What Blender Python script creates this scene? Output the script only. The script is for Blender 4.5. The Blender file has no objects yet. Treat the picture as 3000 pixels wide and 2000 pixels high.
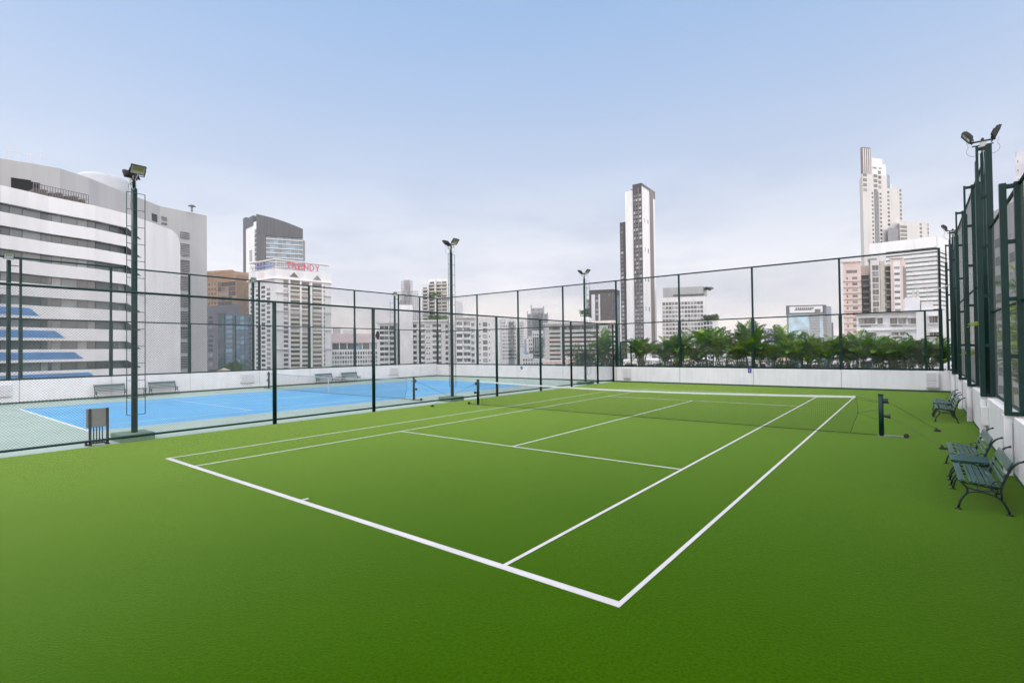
import bpy, math, random
from mathutils import Vector, Matrix
from math import sin, cos, pi, radians
random.seed(7)
SC = bpy.context.scene
COL = SC.collection
# ------------------------------------------------------------------ camera
CX, CY, CZ = 7.61, -16.1145, 2.3267
YAW, PITCH, ROLL, FOC = 0.6638, 0.0151, -0.0119, 1504.75
_f = Vector((-sin(YAW)*cos(PITCH), cos(YAW)*cos(PITCH), sin(PITCH)))
_r0 = Vector((cos(YAW), sin(YAW), 0)); _u0 = _r0.cross(_f)
_r = _r0*cos(ROLL)+_u0*sin(ROLL); _u = -_r0*sin(ROLL)+_u0*cos(ROLL)
C0 = Vector((CX, CY, CZ))
cam = bpy.data.cameras.new('camera'); camo = bpy.data.objects.new('camera', cam); COL.objects.link(camo)
cam.sensor_width = 36; cam.lens = FOC*36/3000; cam.clip_end = 9000; cam.clip_start = .05
m = Matrix((( _r.x,_u.x,-_f.x,CX),(_r.y,_u.y,-_f.y,CY),(_r.z,_u.z,-_f.z,CZ),(0,0,0,1)))
camo.matrix_world = m
SC.camera = camo
def ray(px, py): return _f*FOC + _r*(px-1500) - _u*(py-1000)
def HY(px): return 1022.7-.01194*(px-1500)
def W(px, zc, py=None):                       # surveyed point: bearing px, distance zc, optional height row
    d = ray(px, HY(px) if py is None else py); p = C0+d*(zc/FOC)
    return p
def W2(px, zc): p = W(px, zc); return Vector((p.x, p.y))
def ZH(px, zc, py): return W(px, zc, py).z
# ------------------------------------------------------------------ objects
def tag(o, label=None, cat=None, group=None, kind=None):
    if label: o['label'] = label
    if cat: o['category'] = cat
    if group: o['group'] = group
    if kind: o['kind'] = kind
    return o
def thing(name, label, cat, loc=(0,0,0), rz=0, group=None):
    o = bpy.data.objects.new(name, None); COL.objects.link(o)
    o.location = loc; o.rotation_euler = (0,0,rz); o.empty_display_size = .2
    return tag(o, label, cat, group)
def clone(root, loc, rz=None, label=None, group=None, scale=None):
    r = root.copy(); COL.objects.link(r); r.location = loc
    if rz is not None: r.rotation_euler = (0,0,rz)
    if label: r['label'] = label
    if group: r['group'] = group
    if scale: r.scale = scale
    for ch in KIDS.get(root.name, []):
        c = ch.copy(); COL.objects.link(c); c.parent = r
        KIDS.setdefault(r.name, []).append(c)
        for g in KIDS.get(ch.name, []):
            d = g.copy(); COL.objects.link(d); d.parent = c
    return r
KIDS = {}
class MB:
    def __init__(s): s.v=[]; s.f=[]; s.mi=[]; s.m=0
    def add(s, vs, fs):
        n=len(s.v); s.v+= [tuple(v) for v in vs]; s.f+=[tuple(i+n for i in f) for f in fs]; s.mi+=[s.m]*len(fs)
        return s
    def box(s, x0,x1,y0,y1,z0,z1, M=None):
        vs=[Vector(p) for p in ((x0,y0,z0),(x1,y0,z0),(x1,y1,z0),(x0,y1,z0),(x0,y0,z1),(x1,y0,z1),(x1,y1,z1),(x0,y1,z1))]
        if M: vs=[M@v for v in vs]
        return s.add(vs, [(0,3,2,1),(4,5,6,7),(0,1,5,4),(1,2,6,5),(2,3,7,6),(3,0,4,7)])
    def prism(s, poly, z0, z1):                   # poly of xy, z1 number or list
        n=len(poly); zt = z1 if isinstance(z1,(list,tuple)) else [z1]*n
        a=sum(poly[i][0]*poly[(i+1)%n][1]-poly[(i+1)%n][0]*poly[i][1] for i in range(n))
        if a<0: poly=list(poly)[::-1]; zt=list(zt)[::-1]
        vs=[(p[0],p[1],z0) for p in poly]+[(p[0],p[1],z) for p,z in zip(poly,zt)]
        fs=[tuple(range(n-1,-1,-1)), tuple(range(n,2*n))]+[(i,(i+1)%n,n+(i+1)%n,n+i) for i in range(n)]
        return s.add(vs,fs)
    def tube(s, pts, r, n=8, caps=True, sq=False):
        pts=[Vector(p) for p in pts]; rs = r if isinstance(r,(list,tuple)) else [r]*len(pts)
        rings=[]; up0=None
        for i,p in enumerate(pts):
            t=(pts[min(i+1,len(pts)-1)]-pts[max(i-1,0)]).normalized()
            if up0 is None:
                up0 = Vector((0,0,1)) if abs(t.z)<.9 else Vector((0,1,0))
            a=t.cross(up0).normalized(); b=a.cross(t).normalized(); up0=b
            off = pi/n if sq else 0
            rings.append([p+(a*cos(2*pi*k/n+off)+b*sin(2*pi*k/n+off))*rs[i] for k in range(n)])
        vs=[v for rg in rings for v in rg]; fs=[]
        for i in range(len(pts)-1):
            for k in range(n):
                fs.append((i*n+k,i*n+(k+1)%n,(i+1)*n+(k+1)%n,(i+1)*n+k))
        if caps: fs.append(tuple(range(n-1,-1,-1))); L=(len(pts)-1)*n; fs.append(tuple(L+k for k in range(n)))
        return s.add(vs,fs)
    def ball(s, c, r, n=10, sz=(1,1,1)):
        vs=[];fs=[];c=Vector(c);h=n//2
        for i in range(h+1):
            th=pi*i/h
            for k in range(n):
                ph=2*pi*k/n; vs.append(c+Vector((sin(th)*cos(ph)*r*sz[0],sin(th)*sin(ph)*r*sz[1],cos(th)*r*sz[2])))
        for i in range(h):
            for k in range(n): fs.append((i*n+k,(i+1)*n+k,(i+1)*n+(k+1)%n,i*n+(k+1)%n))
        return s.add(vs,fs)
    def build(s, name, mat, parent=None, smooth=False, bevel=0, loc=None):
        me=bpy.data.meshes.new(name); me.from_pydata(s.v,[],s.f)
        for mm in (mat if isinstance(mat,(list,tuple)) else [mat]): me.materials.append(mm)
        if any(s.mi):
            me.polygons.foreach_set('material_index', s.mi)
        if smooth: me.polygons.foreach_set('use_smooth',[True]*len(me.polygons))
        me.update()
        o=bpy.data.objects.new(name,me); COL.objects.link(o)
        if loc is not None: o.location=loc
        if parent is not None: o.parent=parent; KIDS.setdefault(parent.name,[]).append(o)
        if bevel:
            b=o.modifiers.new('bevel','BEVEL'); b.width=bevel; b.segments=2; b.limit_method='ANGLE'; b.angle_limit=.6
        return o
def struct(o): o['kind']='structure'; return o
# ------------------------------------------------------------------ materials
def lin(c): return tuple(((x/255)/12.92 if x/255<=.04045 else ((x/255+.055)/1.055)**2.4) for x in c)+(1,)
def nm(name):
    m=bpy.data.materials.new(name); m.use_nodes=True; nt=m.node_tree; b=nt.nodes['Principled BSDF']; return m,nt,b
def setin(b, **k):
    for kk,v in k.items():
        kk=kk.replace('_',' ')
        if kk in b.inputs: b.inputs[kk].default_value=v
def noise_col(nt, scale, detail, c1, c2, p0=.35, p1=.65, coord='Object', rough=.6, vec=None):
    tc=nt.nodes.new('ShaderNodeTexCoord'); n=nt.nodes.new('ShaderNodeTexNoise'); n.inputs['Scale'].default_value=scale; n.inputs['Detail'].default_value=detail; n.inputs['Roughness'].default_value=rough
    if vec:
        mp=nt.nodes.new('ShaderNodeMapping'); mp.inputs['Scale'].default_value=vec; nt.links.new(tc.outputs[coord],mp.inputs[0]); nt.links.new(mp.outputs[0],n.inputs['Vector'])
    else: nt.links.new(tc.outputs[coord],n.inputs['Vector'])
    r=nt.nodes.new('ShaderNodeValToRGB'); r.color_ramp.elements[0].position=p0; r.color_ramp.elements[1].position=p1
    r.color_ramp.elements[0].color=c1 if len(c1)==4 else tuple(c1)+(1,); r.color_ramp.elements[1].color=c2 if len(c2)==4 else tuple(c2)+(1,)
    nt.links.new(n.outputs['Fac'],r.inputs[0]); return r,n
def mix(nt, a, b, fac, mode='MIX'):
    x=nt.nodes.new('ShaderNodeMix'); x.data_type='RGBA'; x.blend_type=mode
    for s,i in ((a,6),(b,7)):
        if hasattr(s,'is_output'): nt.links.new(s,x.inputs[i])
        else: x.inputs[i].default_value=s
    if hasattr(fac,'is_output'): nt.links.new(fac,x.inputs[0])
    else: x.inputs[0].default_value=fac
    return x.outputs[2]
def bump(nt,b,src,strength,dist=.01):
    n=nt.nodes.new('ShaderNodeBump'); n.inputs['Strength'].default_value=strength; n.inputs['Distance'].default_value=dist
    nt.links.new(src,n.inputs['Height']); nt.links.new(n.outputs[0],b.inputs['Normal'])
MATS={}
def plain(name, col, rough=.6, var=.12, scale=1.5, metal=0, streak=False, bs=0):
    """paint / plaster: base colour with soft mottling (own dirt), optional vertical streaks"""
    if name in MATS: return MATS[name]
    m,nt,b=nm(name); c=col if len(col)==4 else tuple(col)+(1,)
    d=tuple(x*(1-var) for x in c[:3])+(1,)
    r,n=noise_col(nt,scale,5,d,c,vec=(1,1,.12) if streak else None)
    nt.links.new(r.outputs[0],b.inputs['Base Color']); setin(b,Roughness=rough,Metallic=metal)
    if bs: bump(nt,b,n.outputs['Fac'],bs)
    MATS[name]=m; return m
# turf
def m_turf():
    m,nt,b=nm('artificial_turf')
    a,_=noise_col(nt,340,3,(.0115,.040,.0004),(.039,.099,.0013),.38,.66)
    big,_=noise_col(nt,.5,4,(.92,.94,.92),(1.05,1.04,1.05),.3,.7)
    mid,_=noise_col(nt,34,5,(.52,.60,.45),(1.45,1.38,1.3),.30,.70,rough=.8)
    c=mix(nt,a.outputs[0],big.outputs[0],1,'MULTIPLY'); c=mix(nt,c,mid.outputs[0],.9,'MULTIPLY')
    nt.links.new(c,b.inputs['Base Color']); setin(b,Roughness=.62)
    setin(b,Sheen_Weight=.72,Sheen_Roughness=.23,Sheen_Tint=(.69,1,.27,1)); b.inputs['Specular IOR Level'].default_value=0
    n=[x for x in nt.nodes if x.type=='TEX_NOISE'][-1]; bump(nt,b,n.outputs['Fac'],.5,.012)
    return m
def m_line(name='line_paint', col=(.50,.47,.485)):
    m,nt,b=nm(name); a,_=noise_col(nt,160,3,tuple(x*.80 for x in col),col,.3,.6); big,_=noise_col(nt,3,4,(.86,.87,.84),(1,1,1),.3,.6)
    nt.links.new(mix(nt,a.outputs[0],big.outputs[0],1,'MULTIPLY'),b.inputs['Base Color']); setin(b,Roughness=.8); return m
def m_court(name,c1,c2):
    m,nt,b=nm(name); a,_=noise_col(nt,.5,6,c1,c2,.3,.7); s,n=noise_col(nt,220,2,(.88,.88,.88),(1.06,1.06,1.06))
    nt.links.new(mix(nt,a.outputs[0],s.outputs[0],1,'MULTIPLY'),b.inputs['Base Color']); setin(b,Roughness=.55); bump(nt,b,n.outputs['Fac'],.25,.003); return m
def m_wallpaint(name='white_wall_paint', c=(.70,.68,.70)):
    m,nt,b=nm(name); a,_=noise_col(nt,1.1,6,tuple(x*.90 for x in c),c,.3,.65)
    s,_=noise_col(nt,3.0,5,(.86,.85,.82),(1,1,1),.32,.52,vec=(2.2,2.2,.16)); g,n=noise_col(nt,60,3,(.97,.97,.97),(1,1,1))
    x=mix(nt,a.outputs[0],s.outputs[0],.55,'MULTIPLY'); x=mix(nt,x,g.outputs[0],1,'MULTIPLY')
    nt.links.new(x,b.inputs['Base Color']); setin(b,Roughness=.6); bump(nt,b,n.outputs['Fac'],.12,.004); return m
def m_glass(name, dark, light, rough=.12, scale=.9, spec=.6):
    """window glass: dark panes, some with pale blinds or curtains behind (varies by pane)"""
    m,nt,b=nm(name); oi=nt.nodes.new('ShaderNodeObjectInfo'); r=nt.nodes.new('ShaderNodeValToRGB')
    nt.links.new(oi.outputs['Random'],r.inputs[0]); e=r.color_ramp.elements
    e[0].position=0; e[0].color=tuple(dark)+(1,); e[1].position=1; e[1].color=tuple(light)+(1,)
    k=r.color_ramp.elements.new(.55); k.color=tuple(d*1.35+.004 for d in dark)+(1,)
    a,_=noise_col(nt,scale,3,(.45,.45,.45),(1.5,1.5,1.5),.35,.65)
    nt.links.new(mix(nt,r.outputs[0],a.outputs[0],1,'MULTIPLY'),b.inputs['Base Color']); setin(b,Roughness=rough); b.inputs['Specular IOR Level'].default_value=spec
    return m
TURF=m_turf(); LINE=m_line(); LINE2=m_line('hardcourt_line_paint',(.62,.66,.70))
BLUE=m_court('blue_hardcourt',(.060,.27,.51),(.10,.35,.59)); PALE=m_court('pale_green_hardcourt',(.27,.35,.30),(.34,.42,.37))
WALL=m_wallpaint(); WALLD=m_wallpaint('off_white_wall_paint',(.54,.52,.54))
SKIRT=plain('dark_green_skirting_paint',(.020,.060,.030),.6)
def m_steel():
    m,nt,b=nm('dark_green_steel_paint'); a,_=noise_col(nt,2.5,5,(.0012,.0155,.0135),(.003,.026,.0225),.3,.7); s,n=noise_col(nt,40,3,(.7,.75,.8),(1,1,1),.25,.4)
    nt.links.new(mix(nt,a.outputs[0],s.outputs[0],1,'MULTIPLY'),b.inputs['Base Color']); setin(b,Roughness=.45); b.inputs['Specular IOR Level'].default_value=.22; return m
STEEL=m_steel()
BLACK=plain('black_housing',(.016,.016,.018),.6,.3,8)
IRON=plain('dark_green_cast_iron',(.003,.014,.012),.45,.3,12)
MESHR=plain('galvanised_chain_link_wire',(.115,.12,.105),.5,.3,6,metal=.2)
MESHM=plain('chain_link_wire',(.10,.12,.115),.45,.3,6,metal=.35)
NETM=plain('black_net_cord',(.012,.018,.012),.8,.2,20)
TAPE2=plain('faded_net_tape',(.30,.36,.40),.8,.1,12)
TAPE=plain('white_net_tape',(.56,.56,.57),.7,.1,12)
CONC=plain('green_painted_concrete',(.13,.22,.15),.8,.3,5,bs=.3)
GREYBOX=plain('grey_plastic_board',(.23,.225,.205),.6,.12,6)
LENS=plain('floodlight_lens',(.38,.40,.37),.15,.15,15)
LED=plain('led_array_yellow',(.22,.23,.09),.3,.25,60)
CABLE=plain('grey_cable',(.30,.31,.32),.6,.1)
def m_slat():
    m,nt,b=nm('worn_green_slat_paint'); a,n=noise_col(nt,5,6,(.006,.036,.036),(.020,.072,.066),.35,.7,vec=(1,.25,1))
    w,_=noise_col(nt,4,5,(0,0,0),(1,1,1),.60,.72,vec=(3,.35,3)); oi=nt.nodes.new('ShaderNodeObjectInfo')
    nt.links.new(mix(nt,a.outputs[0],(.24,.26,.28,1),w.outputs[0]),b.inputs['Base Color']); setin(b,Roughness=.28); b.inputs['Specular IOR Level'].default_value=.75; return m
SLAT=m_slat()
# ------------------------------------------------------------------ ground, courts
ZG=-34.0
YF, XL, XR, XM = 16.2, -26.3, 8.96, -8.75
Y0=-24.0
struct(MB().box(-4200,4200,-2500,5200,ZG-.5,ZG).build('ground',plain('city_ground',(.16,.17,.15),.9,.5,.01)))
struct(MB().box(XL-.6,XR+.5,Y0,YF+2.6,-1.0,-.012).build('roof_deck',plain('roof_concrete',(.30,.30,.29),.85,.3,1)))
pod=thing('podium_building','pale rooftop podium building carrying both tennis courts','building')
MB().box(XL-.5,XR+.45,Y0+.1,YF+2.5,ZG,-1.0).build('wall',plain('podium_wall_paint',(.5,.49,.47),.8,.2,.4),pod)
struct(MB().box(XM,XR,Y0,YF,-.010,0).build('green_turf',TURF))
struct(MB().box(XL,XM-.004,Y0,YF,-.010,-.003).build('pale_court_surround',PALE))
def lines(mb, cx, near, far, s1, s2, z, wb=.10, w=.05):
    def R(x0,x1,y0,y1): mb.box(cx+x0,cx+x1,y0,y1,z-.003,z)
    R(-5.485,5.485,near,near+wb); R(-5.485,5.485,far-.08,far)
    R(-5.485,-5.485+w,near+wb+.0005,far-.0805); R(5.485-w,5.485,near+wb+.0005,far-.0805)
    R(-4.115,-4.115+w,near+wb+.0005,far-.0805); R(4.115-w,4.115,near+wb+.0005,far-.0805)
    R(-4.0645,4.0645,s1-.025,s1+.025); R(-4.0645,4.0645,s2-.025,s2+.025); R(-.025,.025,s1+.0255,s2-.0255)
    R(-.025,.025,near+wb+.0005,near+wb+.11); R(-.025,.025,far-.19,far-.0805)
L=MB(); lines(L,0,-11.885,11.28,-6.41,6.31,.0045); struct(L.build('green_court_lines',LINE))
BX=-17.42
struct(MB().box(BX-5.485,BX+5.485,-11.79,11.6,-.002,.001).build('blue_court',BLUE))
L=MB(); lines(L,BX,-11.79,11.6,-6.3,6.3,.0055); struct(L.build('blue_court_lines',LINE2))
# a few leaf specks and lint on the turf edges would be sub-pixel: left out
# ------------------------------------------------------------------ boundary walls
def bwall(label, name='boundary_wall'): return thing(name,label,'wall')
wf=bwall('long white parapet wall along the far end of both courts')
joints=[-21.46,-17.1,-12.9,-8.56,-4.15,.2,4.54]
xs=[XL]+joints+[XR]
for a,b in zip(xs[:-1],xs[1:]):
    MB().box(a+.02,b-.02,YF,YF+.2,0,1.03).build('wall_panel',WALL,wf,bevel=.008)
for j in joints: MB().box(j-.045,j+.045,YF+.03,YF+.22,0,1.05).build('joint_pier',WALLD,wf)
MB().box(XL,XR,YF+.202,YF+.30,-.9,1.0).build('backing',WALLD,wf)
MB().box(XL,XR,YF-.02,YF-.003,0,.085).build('skirting',SKIRT,wf)
wl=bwall('white parapet wall behind the blue court with green benches against it')
lj=[-19.4,-15.3,-11.25,-7.65,-3.85,.25,3.85,7.65,11.75,14.3]
ys=[Y0]+lj+[YF]
for a,b in zip(ys[:-1],ys[1:]): MB().box(XL-.2,XL,a+.02,b-.02,0,1.12).build('wall_panel',WALL,wl,bevel=.008)
for j in lj: MB().box(XL-.22,XL-.03,j-.04,j+.04,0,1.13).build('joint_pier',WALLD,wl)
MB().box(XL-.3,XL-.222,Y0,YF,-.9,1.05).build('backing',WALLD,wl)
MB().box(XL+.003,XL+.02,Y0,YF,0,.085).build('skirting',SKIRT,wl)
wr=bwall('white parapet wall with shallow piers on the right behind the benches')
PY=[-20.1,-15.95,-11.8,-7.75,-3.60,.58,4.48,8.3,12.4,16.0]      # supports
ys=[Y0]+PY+[YF]
for a,b in zip(ys[:-1],ys[1:]):
    MB().box(XR,XR+.22,a+.25,b-.02,0,1.03).build('wall_panel',WALL,wr,bevel=.006)
for y in PY[:-1]:
    MB().box(8.835,XR+.2,y,y+.23,0,1.055).build('pier',WALL,wr,bevel=.005)
    mb=MB(); mb.tube([(XR-.03,y-.02,.02),(XR-.03,y-.02,.95)],.012,6); mb.tube([(XR-.03,y-.02,.12),(XR-.10,y-.03,.12)],.012,6)
    mb.build('pipe',plain('white_pipe',(.6,.6,.6),.4),wr)
MB().box(XR+.222,XR+.35,Y0,YF,-.9,1.0).build('backing',WALLD,wr)
mb=MB()
for a,b in zip(ys[:-1],ys[1:]): mb.box(XR-.012,XR-.002,a+.25,b-.03,0,.05)
mb.build('skirting',SKIRT,wr)
# ------------------------------------------------------------------ chain-link
def chain(P0, P1, z0, z1, s=.066, r=.0019, off=(0,0)):
    """diamond mesh: two families of wires woven in a vertical plane"""
    P0=Vector((P0[0],P0[1],0)); P1=Vector((P1[0],P1[1],0)); L=(P1-P0).length; d=(P1-P0)/L; n=Vector((-d.y,d.x,0)); H=z1-z0
    V=[];F=[]
    def seg(a,b,sg):
        t=(b-a).normalized(); q=t.cross(n).normalized(); k=len(V); o=n*(r*sg)
        for p in (a,b):
            for g in range(3): V.append(tuple(p+o+(q*cos(2*pi*g/3)+n*sin(2*pi*g/3))*r))
        for g in range(3): F.append((k+g,k+(g+1)%3,k+3+(g+1)%3,k+3+g))
    N=int((L+H)/s)
    for i in range(1,N+1):
        c=-H+i*s
        u0=max(0,c); u1=min(L,c+H)
        if u1-u0<.01: continue
        seg(P0+d*u0+Vector((0,0,z0+(u0-c))),P0+d*u1+Vector((0,0,z0+(u1-c))),1)
        seg(P0+d*u0+Vector((0,0,z1-(u0-c))),P0+d*u1+Vector((0,0,z1-(u1-c))),-1)
    mb=MB(); mb.v=V; mb.f=F; mb.mi=[0]*len(F); return mb
# fence between the two courts
fm=thing('chain_link_fence','dark green chain link fence between the green and the blue court','fence',(0,0,0))
for y in (-23.1,-19.3,-15.5,-7.73,-3.85,3.55,7.35,10.6,13.88,16.1):
    MB().tube([(XM,y,0),(XM,y,3.97)],.064,12).build('post',STEEL,fm,smooth=True)
MB().tube([(XM,Y0,3.96),(XM,16.1,3.96)],.032,8).build('top_rail',STEEL,fm,smooth=True)
MB().tube([(XM,Y0,.14),(XM,16.1,.14)],.03,8).build('bottom_rail',STEEL,fm,smooth=True)
chain((XM,Y0),(XM,16.1),.15,3.95,s=.066,r=.0030).build('mesh',MESHM,fm)
# far fence
ff=thing('chain_link_fence','tall dark green chain link fence on the far parapet wall','fence')
for x in [XL]+joints+[8.65]:
    mb=MB(); mb.tube([(x,YF+.1,1.03),(x,YF+.1,4.0)],.105,4,sq=True); mb.tube([(x,YF+.1,4.0),(x,YF+.1,7.0)],.066,4,sq=True); mb.build('post',STEEL,ff)
for z,r,nm_ in ((6.97,.042,'top_rail'),(3.98,.035,'middle_rail'),(1.09,.045,'bottom_rail')):
    MB().tube([(XL,YF+.1,z),(8.65,YF+.1,z)],r,8).build(nm_,STEEL,ff)
chain((XL,YF+.1),(8.65,YF+.1),1.1,6.95,s=.07,r=.0022).build('mesh',MESHM,ff)
for (a,b,t) in ((-8.22,-7.47,2.72),(8.08,8.66,2.72)):
    mb=MB()
    for x in (a,b): mb.tube([(x,YF+.02,1.05),(x,YF+.02,t)],.05,4,sq=True)
    for z in (1.1,t): mb.tube([(a,YF+.02,z),(b,YF+.02,z)],.045,4,sq=True)
    mb.build('gate_frame',STEEL,ff)
MB().tube([(8.06,YF+.04,1.05),(8.06,YF+.04,3.98)],.06,4,sq=True).build('post',STEEL,ff)
# left fence
fl=thing('chain_link_fence','tall dark green chain link fence on the wall behind the blue court','fence')
for y in (-19.4,-15.3,-11.2,-7.65,-3.85,.3,3.85,7.65,11.95,14.3):
    mb=MB(); mb.tube([(XL-.1,y,1.1),(XL-.1,y,4.1)],.10,4,sq=True); mb.tube([(XL-.1,y,4.1),(XL-.1,y,7.05)],.066,4,sq=True); mb.build('post',STEEL,fl)
for z,r,nm_ in ((7.02,.042,'top_rail'),(4.08,.035,'middle_rail'),(1.16,.04,'bottom_rail')):
    MB().tube([(XL-.1,Y0,z),(XL-.1,YF,z)],r,8).build(nm_,STEEL,fl)
chain((XL-.1,Y0),(XL-.1,YF),1.15,7.0,s=.07,r=.0022).build('mesh',MESHM,fl)
# right fence: paired posts with brackets
fr=thing('chain_link_fence','tall dark green chain link fence with paired posts on the right hand wall','fence')
FX=9.12
for y in PY:
    tall = y>0
    zt = 6.22 if tall else 5.15; z2 = 7.08 if tall else 5.15
    mb=MB(); mb.box(8.848,8.945,y-.05,y+.05,1.06,zt)
    if tall: mb.box(8.87,8.92,y-.025,y+.025,zt,z2)
    mb.build('outer_post',STEEL,fr)
    MB().box(9.04,9.16,y-.05,y+.05,1.06,z2).build('inner_post',STEEL,fr)
    k=0; zz=1.09
    while zz<z2+.02:
        MB().box(8.945 if zz<zt else 8.92,9.04,y-.035,y+.035,min(zz,z2-.06)-.035,min(zz,z2-.06)+.035).build('bracket',STEEL,fr); zz+= (z2-1.12)/ (5 if tall else 4)
for a,b,z in ((Y0,.58,5.12),(.58,YF,7.03)):
    MB().tube([(FX,a,z),(FX,b,z)],.035,8).build('top_rail',STEEL,fr)
for a,b,z in ((Y0,.58,3.08),(.58,YF,4.0)):
    MB().tube([(FX,a,z),(FX,b,z)],.028,8).build('middle_rail',STEEL,fr)
MB().tube([(FX,Y0,1.10),(FX,YF,1.10)],.035,8).build('bottom_rail',STEEL,fr)
chain((FX,Y0),(FX,.58),1.1,5.1,s=.066,r=.0010).build('mesh',MESHR,fr)
chain((FX,.58),(FX,YF),1.1,7.0,s=.066,r=.0013).build('mesh',MESHR,fr)
mb=MB(); mb.tube([(8.9,13.2,4.9),(8.35,13.4,4.72)],.022,6); mb.build('stay_bar',plain('pale_stay_bar',(.45,.45,.44),.4),fr)
# ------------------------------------------------------------------ light poles
def flood_head(mb_parent, loc, rz, tilt, s=.80):
    """LED floodlight: finned black housing, framed lens with yellow array, U bracket"""
    M=Matrix.Translation(loc)@Matrix.Rotation(rz,4,'Z')@Matrix.Rotation(tilt,4,'Y')@Matrix.Scale(s,4)
    # local: lens faces +X, height along Z, width along Y
    h=MB(); h.box(-.05,.0,-.20,.20,-.15,.15,M)
    for (a,b,c,d) in ((-.215,-.2,-.165,.165),(.2,.215,-.165,.165)): h.box(-.05,.025,a,b,c,d,M)
    for (c,d) in ((-.165,-.15),(.15,.165)): h.box(-.05,.025,-.2,.2,c,d,M)
    for i in range(11):
        y=-.18+i*.036; h.box(-.095,-.05,y-.006,y+.006,-.14,.14,M)
    h.box(-.13,-.095,-.09,.09,-.08,.08,M)
    hd=h.build('lamp_head',BLACK,mb_parent)
    MB().box(.001,.008,-.198,.198,-.148,.148,M).build('lens',LENS,hd)
    MB().box(.009,.012,-.15,.15,-.03,.11,M).build('led_array',LED,hd)
    u=MB(); u.box(-.035,-.005,-.235,-.217,-.22,.02,M); u.box(-.035,-.005,.217,.235,-.22,.02,M); u.box(-.035,-.005,-.235,.235,-.235,-.22,M)
    u.build('bracket',BLACK,hd)
def light_pole(x,y,label,h=7.2,side=(1,-1),lad=None,block=None,r=.075,group='floodlight poles around the courts',heads=None,z0=0.0,ladz=(.68,6.7)):
    t=thing('light_pole',label,'light pole',(x,y,z0),0,group); h=h-z0
    MB().tube([(0,0,0),(0,0,h-.35)],[r,r*.92],14).build('pole',STEEL,t,smooth=True)
    c=MB(); c.tube([(0,0,h-.36),(0,0,h)],[r*.6,r*.55],10); c.ball((0,0,h),r*.55,8); c.build('pole_top',STEEL,t,smooth=True)
    mb=MB(); mb.tube([(-.24,0,h-.05),(.24,0,h-.05)],.022,8); mb.tube([(-.2,0,h-.15),(.2,0,h-.15)],.016,8); mb.build('cross_arm',BLACK,t)
    MB().box(-.06,.06,-.11,-.075,h-.24,h-.10).build('junction_box',plain('grey_junction_box',(.42,.40,.37),.6),t)
    for (dx,dy,rz,tl) in (heads or ((.30,0,0,.75),(-.30,0,pi,.75))):
        flood_head(t,Vector((dx,dy,h+.10)),rz,tl)
    mb=MB()
    for sx in (-1,1):
        pts=[(sx*.30,0,h-.02)]+[(sx*(.16+.15*cos(a)),-.05,h-.27+.14*sin(a)) for a in [i*pi/8 for i in range(2,-9,-1)]]+[(sx*.03,-.09,h-.22)]
        mb.tube(pts,.007,5)
    mb.tube([(0,-.085,h-.24),(.01,-.085,h-.6),(0,-.085,h-.9)],.008,5)
    mb.build('cable',CABLE,t,smooth=True)
    if lad:
        lx,ly=lad; mb=MB(); za,zb=ladz
        for s in (-.21,.21): mb.tube([(lx,ly+s,za-z0),(lx,ly+s,zb-z0)],.011,6)
        n=13
        for i in range(n+1):
            zz=za-z0+(zb-za)*i/n; mb.tube([(lx,ly-.21,zz),(lx,ly+.21,zz)],.009,6)
        for i in (1,5,9,12): mb.tube([(lx,ly,za-z0+(zb-za)*i/n),(0,0,za-z0+(zb-za)*i/n)],.012,6)
        mb.build('ladder',plain('dark_ladder_steel',(.03,.05,.055),.4,.3),t)
    if block:
        MB().box(*block).build('footing',CONC,t,bevel=.012)
    return t
light_pole(-9.16,-11.42,'tall green floodlight pole with ladder at the left, nearest on the dividing fence',lad=(.13,0),block=(-.45,.40,-.42,.36,0,.19))
light_pole(-9.16,.82,'green floodlight pole with ladder at the middle of the dividing fence',lad=(.13,-.1),block=(-.42,.38,-.48,.38,0,.19))
light_pole(-9.16,13.0,'green floodlight pole at the far end of the dividing fence, farthest from the camera',lad=(.13,.25),block=(-.42,.38,-.42,.40,0,.19))
light_pole(9.045,1.1,'dark green floodlight pole rising beside the paired fence posts on the right',h=7.40,lad=(-.13,.0),r=.058,heads=((-.30,0,pi,.62),(.27,0,0,.42)),z0=1.0,ladz=(1.5,6.9))
light_pole(9.045,13.5,'far floodlight pole on the right fence near its corner',h=7.35,lad=(-.13,.0),r=.058,heads=((-.30,0,pi,.62),(.28,0,0,.42)),z0=1.0,ladz=(1.5,6.9))
for y,l in ((-11.62,'slim floodlight pole at the far left edge behind the blue court'),(-.1,'slim floodlight pole on the left wall in front of the white hotel with red letters'),(11.55,'slim floodlight pole on the left wall nearest its far corner')):
    t=thing('light_pole',l,'light pole',(XL-.1,y,1.12),0,'slim floodlight poles along the left wall')
    MB().tube([(0,0,0),(0,0,5.75)],.085,10).build('pole',STEEL,t,smooth=True)
    MB().tube([(0,.0,5.5),(0,.36,5.5)],.02,6).build('cross_arm',STEEL,t)
    flood_head(t,Vector((.08,0,5.95)),0,.5,.8)
    mb=MB()
    for s in (-.62,-.12): mb.tube([(.12,s+.05,.1),(.12,s+.05,5.3)],.011,6)
    for i in range(14): mb.tube([(.12,-.57,.2+i*.38),(.12,-.07,.2+i*.38)],.009,5)
    mb.build('ladder',plain('dark_ladder_steel',(.03,.05,.055),.4,.3),t)
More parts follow.
